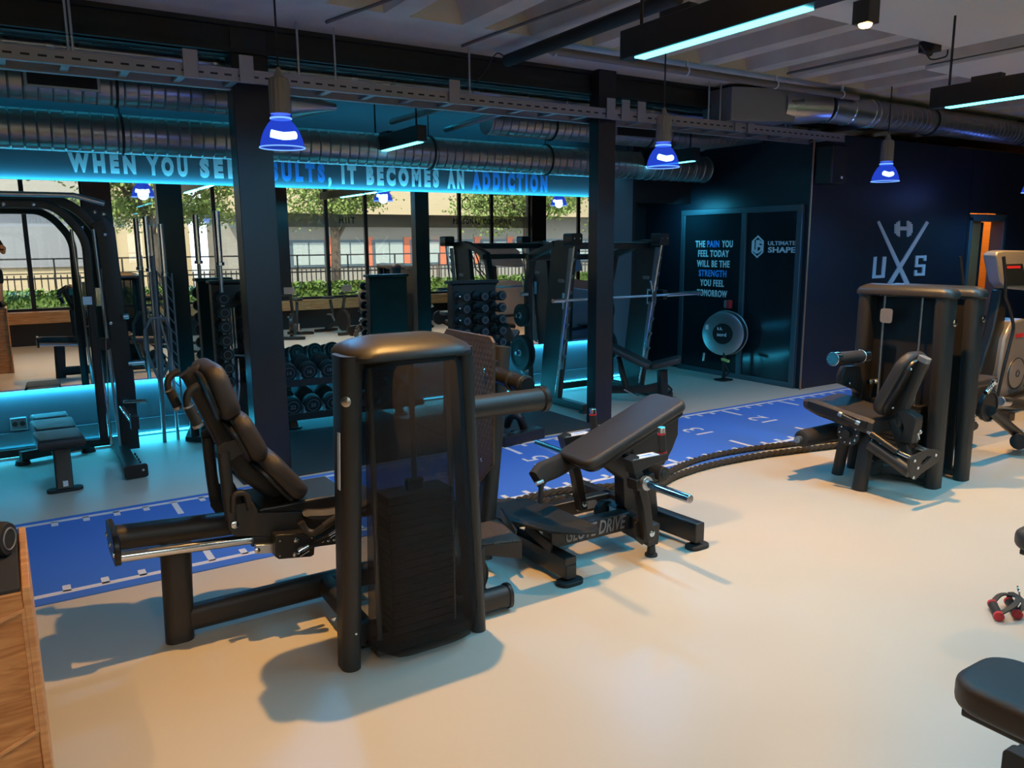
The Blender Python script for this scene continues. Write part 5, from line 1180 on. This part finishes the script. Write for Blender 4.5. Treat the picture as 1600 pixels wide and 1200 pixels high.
for x in (2.05, 3.1):
    obj('rack_leg', MB().path([(x, 7.08, zt_-.10), (x, 6.98, zb_t-.1), (x+.02, 6.95, .02)], .08, .05, .01, up=(0, 1, 0)), 'black2', dr, .004)
    obj('rack_foot', MB().cyl((x+.02, 6.95, .012), (x+.02, 6.95, .03), .07), 'rubber', dr, .002)
protos = {}
used = False
for ti, (z, yc, txts) in enumerate(((zt_, 6.98, '14 16 18 20 22 24 26'.split()), (zb_t, 6.92, '22 20 18 24 26 28 30'.split()))):
    for k in range(7):
        tx = txts[k]
        if tx not in protos: protos[tx] = (dumbbell(text=tx, group='dumbbells on the two tier rack'), False)
        pr, us = protos[tx]
        lb = 'black round dumbbell, %s from the left on the %s tier of the rack' % (ordn[k], 'upper' if ti == 0 else 'lower')
        put(pr, us, (xa+.09+k*.183, yc, z+.0), (math.radians(12), 0, 0), lb, 1.0 if ti == 0 else 1.05); protos[tx] = (pr, True)
# dumbbell towers
def dtower(x, y, cols, rows, z0, dz, label, lab, grp, sc, rot=0):
    H = z0+dz*rows
    t = thing('dumbbell_tower', label, 'rack', (x, y, 0))
    w2 = .5*(cols-1)*.17+.06
    obj('tower_body', MB().box(x-w2, x+w2, y-.03, y+.09, .05, H), 'black', t, .012)
    obj('tower_top', MB().box(x-w2-.02, x+w2+.02, y-.06, y+.11, H, H+.03), 'black', t, .012)
    obj('tower_base', MB().box(x-w2-.05, x+w2+.05, y-.16, y+.16, .012, .06), 'black2', t, .008)
    mb = MB()
    pr = None
    for r in range(rows):
        for c in range(cols):
            xx = x+(c-(cols-1)/2)*.19; zz = z0+dz*r
            pg = obj('cradle', MB().box(xx-.02, xx+.02, y-.20, y-.03, zz-.045, zz-.03), 'black2', t, 0)
            if pr is None: pr = dumbbell(r=.042, hl=.05, gap=.10, group=grp); us = False
            put(pr, us, (xx, y-.115, zz), (0, 0, 0), lab % (['lowest row', 'second row up', 'third row up', 'fourth row up', 'fifth row up', 'sixth row up', 'seventh row up', 'eighth row up'][r], ['left', 'middle', 'right'][c] if cols == 3 else ['left', 'right'][c]), sc); us = True
    return t
dtower(1.62, 7.12, 2, 7, .50, .118, 'dark dumbbell tower standing against the mirror behind the tall barbell', 'small dumbbell on the tower by the tall barbell, %s, %s column', 'dumbbells on the tower by the barbells', 1.25)
dtower(3.66, 6.42, 3, 8, .42, .108, 'dark dumbbell tower standing right behind the footplate', 'small dumbbell on the tower behind the footplate, %s, %s column', 'dumbbells on the tower behind the footplate', 1.05)

# smith machine / inclined rack at the right of the mirror
sm = thing('smith_machine', 'tall black inclined barbell machine right of the mirror, partly behind the slim column', 'exercise machine', (5.2, 6.5, 0))
for i, x in enumerate((4.66, 5.78)):
    y0_, y1_ = 6.22, 6.42
    obj('side_panel', MB().prism([(x, 6.46, .03), (x, 6.80, .03), (x, 6.58, 1.62), (x, 6.50, 1.68), (x, 6.22, 1.67), (x, 6.20, 1.62)], (.055, 0, 0)), 'black', sm, .01)
    obj('panel_back', MB().path([(x+.03, 6.54, 1.64), (x+.03, 6.96, 1.52), (x+.03, 7.05, 1.2), (x+.03, 7.02, .04)], .07, .07, .01, up=(1, 0, 0)), 'black', sm, .003)
    obj('floor_beam', MB().path([(x+.03, 6.02, .05), (x+.03, 7.15, .05)], .08, .07, .008), 'black', sm, .004)
    obj('floor_foot', MB().box(x-.03, x+.09, 5.98, 6.06, 0, .03), 'rubber', sm, .004)
    obj('catch_strip', MB().prism([(x-.03, 6.34, .40), (x-.03, 6.42, .38), (x-.03, 6.24, 1.60), (x-.03, 6.17, 1.60)], (.014, 0, 0)), 'grey', sm, .002)
    for k in range(7):
        z = .50+k*.16; y = 6.345-(z-.42)*.145; obj('catch_tooth', MB().prism([(x-.03, y+.02, z-.03), (x-.03, y-.045, z+.035), (x-.03, y-.03, z+.045), (x-.03, y+.01, z+.03)], (.014, 0, 0)), 'grey', sm, 0)
    obj('guide_rod', MB().cyl((x-.055, 6.42, .14), (x-.055, 6.12, 1.62), .009), 'chrome', sm, 0)
    obj('rod_bracket', MB().prism([(x-.05+a, 6.08, 1.68+b) for a, b in rrect(.13, .12, .02, 3)], (0, .14, 0)), 'black2', sm, .003)
    for s_ in (-.12, -.05): bolt((x+s_+.035, 6.078, 1.69), (0, -1, 0), sm, .008)
    obj('badge', MB().prism([(x-.001, 6.40+a, 1.28+b) for a, b in rrect(.11, .035, .015, 3)], (-.003, 0, 0)), 'grey', sm, 0)
    obj('instruction_label', MB().box(x-.004, x-.001, 6.32, 6.38, 1.00, 1.16), 'white', sm, 0)
    # storage pegs with plates
    for j, (py_, pz_, R__) in enumerate(((6.98, .90, .12), (6.99, .50, .19))):
        hn = obj('storage_horn', MB().cyl((x-.17, py_, pz_), (x+.02, py_, pz_), .020), 'chrome', sm, .002)
        for q in range(2):
            xx = x-.06-.045*q; lb = ['weight plate on the %s peg of the %s frame, %s' % (['upper', 'lower'][j], ['left', 'right'][i], ['inner one', 'outer one'][q])][0]
            pt = thing('weight_plate', lb, 'weight plate', (xx, py_, pz_), 'weight plates on the barbell machine')
            obj('disc', MB().lathe([(.026, -.016), (R__*.35, -.016), (R__*.42, -.008), (R__*.78, -.008), (R__*.84, -.018), (R__*.98, -.018), (R__, -.010), (R__, .010), (R__*.98, .018), (.026, .016), (.026, -.016)], (xx, py_, pz_), (1, 0, 0), 40), 'rubber', pt, 0)
            obj('hub_ring', MB().torus((xx-.017, py_, pz_), (1, 0, 0), .030, .004, 24, 6), 'steel', pt, 0)
    for z in (.30, 1.12): obj('small_horn', MB().cyl((x-.02, 6.98, z), (x-.10, 6.98, z), .018), 'steel', sm, .002)
obj('top_bar', MB().path([(4.70, 6.40, 1.62), (5.80, 6.40, 1.62)], .07, .07, .012), 'black', sm, .003)
obj('top_bar', MB().path([(4.62, 6.96, 1.50), (5.84, 6.96, 1.50)], .06, .06, .012), 'black', sm, .003)
obj('rear_beam', MB().path([(4.66, 7.10, .06), (5.84, 7.10, .06)], .06, .07, .01), 'black', sm, .003)
za_ = 1.10
bb = obj('smith_bar', MB().cyl((4.50, 6.215, za_), (5.92, 6.215, za_), .013), 'steel', sm, 0)
obj('bar_sleeve', MB().cyl((4.42, 6.215, za_), (4.56, 6.215, za_), .022), 'chrome', bb, .002)
obj('bar_sleeve', MB().cyl((5.90, 6.215, za_), (6.42, 6.215, za_), .022), 'chrome', bb, .002)
obj('bar_hook', MB().box(5.68, 5.74, 6.19, 6.26, 1.03, 1.15).cyl((5.70, 6.20, 1.14), (5.66, 6.20, 1.26), .012), 'chrome', bb, .003)
obj('bar_hook', MB().box(5.86, 5.92, 6.22, 6.32, 1.05, 1.15), 'black2', bb, .004)
# adjustable bench inside it
ab = thing('incline_bench', 'black adjustable bench inside the barbell machine, reclined', 'bench', (5.4, 6.0, 0))
A = V(P(960, 532, Y=6.35)); B = V(P(1008, 583, Y=6.05))
A = V((5.15, 6.45, .62)); B = V((5.52, 6.02, .36)); d = (B-A).normalized(); sd = V((.76, .65, 0)); nz = d.cross(sd) if d.cross(sd).z > 0 else sd.cross(d)
ux = V((d.y, -d.x, 0)).normalized(); nn = ux.cross(-d)
if nn.z < 0: ux = -ux; nn = ux.cross(-d)
obj('back_pad', MB().cushion((A+B)/2, ux, -d, .26, (B-A).length, .06, .05, .022), 'pad', ab, 0)
A2 = V((5.55, 6.00, .37)); B2 = V((5.72, 5.82, .44)); d2_ = (B2-A2).normalized(); ux2 = V((d2_.y, -d2_.x, 0)).normalized(); n2 = ux2.cross(-d2_)
if n2.z < 0: ux2 = -ux2
obj('seat_pad', MB().cushion((A2+B2)/2, ux2, -d2_, .28, (B2-A2).length+.06, .06, .05, .022), 'pad', ab, 0)
obj('bench_spine', MB().path([(5.12, 6.48, .12), (5.50, 6.05, .15), (5.62, 5.92, .20)], .06, .08, .008), 'black2', ab, .003)
obj('front_leg', MB().path([(5.60, 5.93, .36), (5.60, 5.90, .02)], .09, .07, .006, up=(0, 1, 0)), 'black2', ab, .003)
obj('front_foot', MB().box(5.50, 5.72, 5.86, 5.95, 0, .025), 'rubber', ab, .004)
obj('rear_foot', MB().path([(4.98, 6.32, .05), (5.30, 6.62, .05)], .06, .07, .006), 'black2', ab, .003)
obj('side_foot', MB().path([(5.64, 6.02, .05), (5.92, 6.18, .05)], .07, .06, .01), 'black2', ab, .004)
obj('support_arm', MB().path([(5.36, 6.20, .14), (5.30, 6.28, .48)], .05, .05, .006, up=(0, 1, 0)), 'black2', ab, .003)
obj('adjust_lever', MB().tube([(5.26, 6.12, .16), (5.34, 5.98, .10)], .010, 8), 'chrome', ab, 0)
obj('handle_loop', MB().tube([(5.66, 5.92, .20), (5.72, 5.90, .14), (5.70, 5.94, .08)], .012, 8, bend=.02), 'black2', ab, 0)
# low sled-like bench base on the mat behind the footplate
lb_ = thing('roller_bench', 'low black bench base with two chrome rollers on the mat', 'bench', (3.2, 5.7, 0))
q = P(830, 680, Z=.0)
obj('base_box', MB().path([P(783, 690, Z=.05), P(845, 675, Z=.05)], .10, .09, .01), 'black2', lb_, .004)
obj('curved_arm', MB().tube([P(792, 664, Z=.1), P(798, 648, Z=.22), P(812, 650, Z=.22), P(818, 668, Z=.1)], .035, 12, bend=.08), 'black2', lb_, 0)
for px, py in ((801, 679), (834, 672)): obj('chrome_roller', MB().torus(P(px, py, Z=.05), (.3, -1, 0), .030, .008, 20, 8), 'chrome', lb_, 0)

# flywheel disc trainer before the door
fw = thing('disc_trainer', 'round silver disc trainer on a short stand before the door', 'exercise machine', (7.2, 6.58, 0))
nrm = V((-.93, -.36, 0)).normalized(); c = V((7.18, 6.58, .565))
obj('black_drum', MB().cyl(c-nrm*.02, c-nrm*.11, .262, n=48), 'black2', fw, .006)
obj('silver_ring', MB().lathe([(.125, 0), (.125, .012), (.24, .014), (.258, .008), (.262, -.02)], c-nrm*.005, nrm, 56), 'steel', fw, 0)
obj('black_hub', MB().lathe([(.001, .012), (.126, .012), (.130, .004)], c-nrm*.005, nrm, 40), 'black2', fw, 0)
obj('edge_ring', MB().torus(c-nrm*.10, nrm, .266, .007, 56, 8), 'steel', fw, 0)
right = V((0, 0, 1)).cross(nrm).normalized()
for t, dx, dz, s_ in (('k.k.', -.07, .045, .05), ('nord', -.07, -.03, .06)): obj('lettering', place(text_mb(t, s_, fat=.02, depth=.002), c+nrm*.009+right*dx+V((0, 0, dz)), right, (0, 0, 1)), 'logo', fw, 0)
obj('ring_label', MB().prism([c+nrm*.012+right*(-.215+a)+V((0, 0, .04+b)) for a, b in ((0, 0), (.035, 0), (.035, .06), (0, .06))], nrm*.002), 'white', fw, 0)
obj('stand_post', MB().cyl((7.2, 6.56, .02), (7.2, 6.56, .34), .022), 'black2', fw, 0)
obj('stand_base', MB().prism([(7.2+a, 6.56+b, 0) for a, b in rrect(.20, .16, .04, 4)], (0, 0, .018)), 'black2', fw, .003)
obj('hand_grip', MB().cyl((7.10, 6.80, .22), (7.10, 6.79, .32), .016), 'steel', fw, 0)
obj('yellow_clip', MB().path([(7.12, 6.52, .27), (7.10, 6.40, .26)], .03, .03, .004), M.setdefault('ylw', mat('yellow plastic', (.6, .55, .15), .5)), fw, 0)
obj('strap', MB().tube([(7.12, 6.50, .26), (7.14, 6.42, .12), (7.18, 6.52, .05)], .008, 8, bend=.04), 'rubber', fw, 0)

# cross trainer cut by the right edge --------------------------------------------------
def cross_trainer(label, y, group=None):
    t = thing('cross_trainer', label, 'exercise machine', (7.9, y, 0), group)
    q = lambda pts, dy=0: [(p[0], y+dy, p[2]) for p in [P(a, b, Y=3.72) for a, b in pts]]
    obj('side_shroud', MB().prism(q([(1558, 640), (1560, 590), (1570, 530), (1582, 503), (1600, 498), (1640, 505), (1665, 560), (1668, 645)]), (0, .18, 0)), 'silverpl', t, .02)
    c = q([(1586, 583)])[0]
    d_ = obj('flywheel_cover', MB().lathe([(.001, .022), (.10, .022), (.14, .016), (.150, 0)], c, (0, -1, 0), 40), 'silverpl', t, 0)
    obj('cover_ring', MB().torus((c[0], y-.012, c[2]), (0, 1, 0), .15, .005, 40, 6).torus((c[0], y-.024, c[2]), (0, 1, 0), .03, .004, 24, 6), 'black2', d_, 0)
    obj('red_badge', MB().prism([(p[0], y-.002, p[2]) for p in q([(1587, 522), (1598, 520), (1598, 526), (1587, 528)])], (0, -.004, 0)), 'red', t, 0)
    obj('mast', MB().prism(q([(1527, 640), (1538, 590), (1562, 515), (1574, 452), (1584, 452), (1578, 520), (1560, 590), (1556, 640)], .05), (0, .09, 0)), 'black2', t, .015)
    k = q([(1553, 400), (1556, 393), (1566, 391), (1625, 392), (1630, 400), (1632, 452), (1620, 455), (1570, 450), (1561, 440)])
    cs = obj('console', MB().prism([(a, b-.02, c2) for a, b, c2 in k], (0, .12, 0)), 'silverpl', t, .015)
    obj('screen', MB().prism([(a, y-.028, c2) for a, b, c2 in q([(1563, 413), (1593, 412), (1599, 446), (1568, 446)])], (0, .004, 0)), 'doorp', cs, 0)
    obj('red_light', MB().prism([(a, y-.030, c2) for a, b, c2 in q([(1568, 415.5), (1589, 415), (1589.5, 419), (1568.5, 419.5)])], (0, .003, 0)), 'red', cs, 0)
    for dy in (-.12, .26):
        obj('moving_arm', MB().tube(q([(1546, 401), (1550, 440), (1548, 462), (1556, 480), (1563, 510), (1550, 560), (1532, 640)], dy), .014, 10, bend=.06), 'black2', t, 0)
        obj('pedal_beam', MB().path([(c[0]-.35, y+dy*.8+.05, .16), (c[0]+.75, y+dy*.8+.05, .22)], .05, .06, .02), 'black2', t, 0)
        obj('pedal', MB().cushion((c[0]+.35, y+dy*.8+.05, .23), (0, 1, 0), (-1, 0, 0), .12, .32, .03, .03, .01), 'rubber', t, 0)
    obj('base_frame', MB().box(c[0]-.45, c[0]-.35, y-.2, y+.35, 0, .08).box(c[0]+.7, c[0]+.8, y-.15, y+.3, 0, .08).box(c[0]-.4, c[0]+.75, y+.04, y+.12, .03, .09), 'black2', t, .006)
    return t
ct = cross_trainer('silver and black cross trainer cut off by the right edge of the photo', 3.72)
for i, (dx, dy, lb) in enumerate(((.65, -2.95, 'cross trainer standing by the windows, seen in the mirror right of the dumbbell tower'), (2.1, -2.9, 'farther cross trainer by the windows, seen in the mirror behind the barbell machine'))):
    c_ = copy_tree(ct); c_.location = ct.location+Vector((dx, dy, 0))*S; c_['label'] = lb; c_.rotation_euler.z = .3

# two indoor bikes by the window, seen in the mirror
def bike(label):
    t = thing('exercise_bike', label, 'exercise machine', (0, 0, 0), 'exercise bikes by the windows')
    obj('rear_foot', MB().path([(-.24, -.42, .035), (.24, -.42, .035)], .07, .05, .01), 'black2', t, .004)
    obj('front_foot', MB().path([(-.24, .42, .035), (.24, .42, .035)], .07, .05, .01), 'black2', t, .004)
    obj('frame', MB().path([(0, -.42, .06), (0, .0, .20), (0, .42, .06)], .05, .07, .015).path([(0, -.10, .18), (0, -.22, .62)], .05, .05, .015, up=(0, 1, 0)).path([(0, .12, .18), (0, .30, .74)], .05, .05, .015, up=(0, 1, 0)), 'black', t, .003)
    obj('flywheel', MB().cyl((-.035, .22, .26), (.035, .22, .26), .20, n=36), 'black2', t, .008)
    obj('saddle', MB().slab([(a, -.24+b, .64) for a, b in ((-.09, -.11), (.09, -.11), (.10, -.02), (.03, .12), (-.03, .12), (-.10, -.02))], (0, 0, .05), .02), 'pad', t, 0)
    obj('handlebar', MB().tube([(-.15, .48, .80), (-.17, .34, .77), (.17, .34, .77), (.15, .48, .80)], .014, 10, bend=.05), 'black2', t, 0)
    obj('console', MB().prism([(-.10, .34, .80), (.10, .34, .80), (.09, .38, .92), (-.09, .38, .92)], (0, .02, 0)), 'grey', t, .006)
    for s_ in (-1, 1): obj('crank', MB().path([(s_*.06, .0, .24), (s_*.07, .08*s_, .24-.12*s_)], .02, .03, 0).box(min(s_*.07, s_*.15), max(s_*.07, s_*.15), .08*s_-.04, .08*s_+.04, .23-.12*s_, .25-.12*s_), 'steel', t, .002)
    return t
b0 = bike('black exercise bike by the windows, left one seen in the mirror'); b0.location = Vector((4.35, .72, 0))*S; b0.rotation_euler.z = .5
b1 = copy_tree(b0); b1.location = Vector((5.2, .55, 0))*S; b1.rotation_euler.z = -.2; b1['label'] = 'black exercise bike by the windows, nearer the leg extension in the mirror'

# benches cut by the right edge
def edge_bench(x0, x1, y0, y1, z, th, label, leg):
    t = thing('weight_bench', label, 'bench', ((x0+x1)/2, (y0+y1)/2, 0))
    obj('bench_pad', MB().slab([(((x0+x1)/2)+a, (y0+y1)/2+b, z) for a, b in rrect(x1-x0, y1-y0, .09, 7)], (0, 0, th), .026, 5), 'pad', t, 0)
    obj('pad_board', MB().box(x0+.03, x1-.03, y0+.03, y1-.04, z-.022, z+.002), 'black2', t, .006)
    xm = (x0+x1)/2
    obj('spine_beam', MB().box(xm-.035, xm+.035, y0+.12, y1-leg, z-.10, z-.02), 'black2', t, .005)
    obj('leg', MB().box(xm-.035, xm+.035, y1-leg-.07, y1-leg, .02, z-.05), 'black2', t, .004)
    obj('leg', MB().box(xm-.035, xm+.035, y0+.1, y0+.17, .02, z-.05), 'black2', t, .004)
    obj('foot', MB().box(xm-.14, xm+.14, y1-leg-.09, y1-leg+.02, 0, .03), 'rubber', t, .005)
    obj('foot', MB().box(xm-.14, xm+.14, y0+.08, y0+.19, 0, .03), 'rubber', t, .005)
    return t
q0 = P(1489, 1075, Z=.50); q1 = P(1566, 1024, Z=.50)
edge_bench(q0[0]+.02, q0[0]+.29, .05, q0[1]+.04, .425, .085, 'thick padded black bench end at the lower right corner', .30)
q0 = P(1581, 832, Z=.50)
edge_bench(q0[0], q0[0]+.30, .45, q0[1]+.02, .43, .075, 'black padded bench corner cut off by the right edge above the red grips', .25)
q0 = P(1574, 1178, Z=.08)
st = thing('machine_foot', 'black rubber capped machine foot at the lower right corner under the bench end', 'machine foot', (q0[0]+.15, q0[1], 0))
obj('foot_bar', MB().path([(q0[0]+.03, q0[1]-.03, .05), (q0[0]+.6, q0[1]-.03, .05)], .075, .07, .015), 'black2', st, .003)
obj('rubber_cap', MB().path([(q0[0], q0[1]-.03, .047), (q0[0]+.05, q0[1]-.03, .047)], .09, .094, .02), 'rubber', st, .003)
# rubber strap grips with red ends on the floor
rg = thing('resistance_grips', 'pair of black grips with red ends and straps on the floor', 'handle', P(1570, 955, Z=0))
for (a, b), (c_, d_) in (((1551, 942), (1561, 961)), ((1577, 938), (1590, 958))):
    A, B = V(P(a, b, Z=.03)), V(P(c_, d_, Z=.03)); A.z = B.z = .024; dd = (B-A).normalized()
    g = obj('grip', MB().cyl(A, B, .019), 'rubber', rg, .002)
    obj('red_end', MB().cyl(A-dd*.008, A+dd*.010, .021), 'red', g, .002)
    obj('red_end', MB().cyl(B-dd*.010, B+dd*.008, .021), 'red', g, .002)
    m_ = V(P(1592, 926, Z=.09)); m_.z = .07
    obj('strap', MB().path(fillet([A+V((0, 0, .01)), A.lerp(m_, .5)+V((.02, .03, .02)), m_], .05, 4), .022, .006, 0).path(fillet([B+V((0, 0, .01)), B.lerp(m_, .5)+V((0, -.03, .02)), m_], .05, 4), .022, .006, 0), 'rubber', g, 0)
obj('carabiner', MB().torus(P(1592, 924, Z=.08), (.5, -.8, .3), .022, .004, 20, 6), 'chrome', rg, 0)

# oak cabinet in the lower left corner
zc = .86
A = P(35, 917, Z=zc); Bk = P(27, 826, Z=zc)
cb = thing('oak_cabinet', 'oak cabinet with black top in the lower left corner', 'cabinet', (-.6, 2.3, 0))
xr0 = A[0]-.002
obj('cabinet_body', MB().box(-1.25, xr0, A[1], Bk[1], 0, zc-.012), 'wood', cb, .004)
obj('side_panel', MB().box(xr0, xr0+.018, A[1]-.004, Bk[1]+.01, 0, zc), 'woodx', cb, .003)
obj('black_top', MB().box(-1.25, xr0-.004, A[1]+.004, Bk[1], zc-.012, zc-.002), 'matblk', cb, .002)
for z0_, z1_ in ():
    fr = MB(); a_, b_ = -.62, xr0-.022; y_ = A[1]-.006
    fr.prism([(a_, y_, z1_-.10), (b_, y_, z1_), (b_, y_, z1_-.02), (a_, y_, z1_-.12)], (0, .01, 0)).box(b_-.022, b_, y_, y_+.01, z0_, z1_).prism([(a_, y_, z0_-.22), (b_, y_, z0_), (b_, y_, z0_+.02), (a_, y_, z0_-.20)], (0, .01, 0))
    obj('panel_frame', fr, 'woodx', cb, .002)
for q_ in (((-60, 994), (38, 949), (39, 955), (-60, 1001)), ((33, 957), (39, 953), (62, 1138), (55, 1142)), ((-70, 1221), (61, 1136), (62, 1142), (-70, 1228))):
    obj('panel_moulding', MB().prism([P(a, b, Y=A[1]) for a, b in q_], (0, -.006, 0)), 'woodx', cb, .001)
dbm = dumbbell(r=.045, hl=.05, gap=.10, label='black dumbbell lying on the oak cabinet top')
del_ = [c for c in dbm.children]
dbm.location = Vector((P(6, 850, Z=zc+.04)[0]-.075, (A[1]+Bk[1])/2+.06, zc+.044))*S; dbm.rotation_euler = (0, 0, math.radians(62))

# photographer standing on the window sill, only a sliver shows in the mirror ----------
def skinned(name, joints, bones, m, parent, sub=2):
    me = bpy.data.meshes.new(name); org = wloc(parent)
    me.from_pydata([tuple(Vector(p)*S-org) for p, r in joints], bones, []); o = bpy.data.objects.new(name, me); C.objects.link(o); o.parent = parent
    md = o.modifiers.new('skin', 'SKIN')
    for i, (p, r) in enumerate(joints):
        rr = r if isinstance(r, tuple) else (r, r); me.skin_vertices[0].data[i].radius = (rr[0]*S, rr[1]*S)
    me.skin_vertices[0].data[0].use_root = True
    sb = o.modifiers.new('sub', 'SUBSURF'); sb.levels = sub; sb.render_levels = sub
    me.materials.append(M[m]); md.use_smooth_shade = True
    return o
ZS = .577
pr = thing('person', 'person in black shorts and beige shoes holding up a phone, seen at the mirror edge', 'person', (-.2, -.52, ZS))
hx_ = -.20; ry, ly = -.105, -.295
J = [((hx_, -.55, ZS+.74), (.125, .085)), ((hx_, -.54, ZS+.95), (.12, .08)), ((hx_, -.52, ZS+1.14), (.14, .085)), ((hx_, -.50, ZS+1.24), (.055, .055)), ((hx_, -.49, ZS+1.29), (.045, .045)),
     ((hx_+.15, -.51, ZS+1.17), .048), ((hx_+.21, -.40, ZS+.98), .036), ((.03, -.16, ZS+1.05), .026), ((.035, -.10, ZS+1.07), .020),
     ((hx_-.15, -.51, ZS+1.17), .048), ((hx_-.22, -.40, ZS+.98), .036), ((-.21, -.16, ZS+1.05), .026), ((-.20, -.10, ZS+1.07), .020),
     ((ry, -.54, ZS+.68), .075), ((ry+.005, -.50, ZS+.40), .052), ((ry, -.54, ZS+.22), .046), ((ry, -.56, ZS+.06), .030), ((ry+.02, -.48, ZS+.03), (.030, .022)),
     ((ly, -.54, ZS+.68), .075), ((ly, -.50, ZS+.40), .052), ((ly, -.54, ZS+.22), .046), ((ly, -.56, ZS+.06), .030), ((ly-.02, -.48, ZS+.03), (.030, .022))]
Bn = [(0, 1), (1, 2), (2, 3), (3, 4), (2, 5), (5, 6), (6, 7), (7, 8), (2, 9), (9, 10), (10, 11), (11, 12), (0, 13), (13, 14), (14, 15), (15, 16), (16, 17), (0, 18), (18, 19), (19, 20), (20, 21), (21, 22)]
body = skinned('body', J, Bn, 'skin', pr)
hd = MB().ball((hx_, -.47, ZS+1.38), .078, 14, sq=(.88, 1.0, 1.25))
hd.ball((hx_, -.39, ZS+1.365), .014, 6, sq=(.8, 1, 1.4)).ball((hx_-.068, -.47, ZS+1.37), .018, 6, sq=(.4, .8, 1.3)).ball((hx_+.068, -.47, ZS+1.37), .018, 6, sq=(.4, .8, 1.3))
obj('head', hd, 'skin', pr, 0)
obj('hair', MB().ball((hx_, -.485, ZS+1.41), .082, 12, sq=(.92, 1.0, 1.05)), 'bark', pr, 0)
for s_ in (-1, 1): obj('eye', MB().ball((hx_+s_*.028, -.398, ZS+1.39), .009, 6), 'white', pr, 0)
obj('mouth', MB().ball((hx_, -.397, ZS+1.325), .016, 6, sq=(1.2, .4, .3)), 'red', pr, 0)
for sx, xx in ((1, .035), (-1, -.20)):
    base = V((xx, -.085, ZS+1.075))
    for f_ in range(4):
        z_ = .022-.015*f_; L_ = (.05, .056, .052, .042)[f_]
        skinned('finger', [(tuple(base+V((0, 0, z_*.8))), .008), (tuple(base+V((-sx*L_*.5, .025, z_))), .0075), (tuple(base+V((-sx*L_, .018, z_))), .0065), (tuple(base+V((-sx*(L_+.012), .006, z_))), .006)], [(0, 1), (1, 2), (2, 3)], 'skin', pr, 1)
    skinned('thumb', [(tuple(base+V((0, -.01, .0))), .010), (tuple(base+V((-sx*.025, -.012, .012))), .009), (tuple(base+V((-sx*.045, -.004, .016))), .008)], [(0, 1), (1, 2)], 'skin', pr, 1)
sh = [((hx_, -.55, ZS+.78), (.140, .10)), ((ry, -.54, ZS+.66), (.096, .092)), ((ry, -.51, ZS+.46), (.080, .080)), ((ly, -.54, ZS+.66), (.096, .092)), ((ly, -.51, ZS+.46), (.080, .080))]
skinned('shorts', sh, [(0, 1), (1, 2), (0, 3), (3, 4)], 'cloth', pr)
skinned('shirt', [((hx_, -.55, ZS+.80), (.145, .105)), ((hx_, -.54, ZS+.98), (.140, .10)), ((hx_, -.52, ZS+1.14), (.155, .10)), ((hx_+.15, -.51, ZS+1.16), .060), ((hx_+.19, -.45, ZS+1.06), .055), ((hx_-.15, -.51, ZS+1.16), .060), ((hx_-.19, -.45, ZS+1.06), .055)], [(0, 1), (1, 2), (2, 3), (3, 4), (2, 5), (5, 6)], 'cloth', pr)
for xx, sx in ((ry, 1), (ly, -1)):
    obj('shoe', MB().slab([(xx+sx*.012+a, -.505+b, ZS-.001) for a, b in rrect(.085, .24, .04, 6)], (0, 0, .03), .010, 2).ball((xx+sx*.012, -.47, ZS+.035), .042, 8, sq=(.95, 1.9, .75)).cyl((xx, -.56, ZS+.02), (xx, -.56, ZS+.085), .042, .036), 'shoe', pr, 0)
ph = obj('phone', MB().box(-.19, .02, -.085, -.077, 1.60, 1.695), 'black2', bevel=.004)
tag(ph, 'dark phone held up in front of the person at the mirror edge', 'phone')
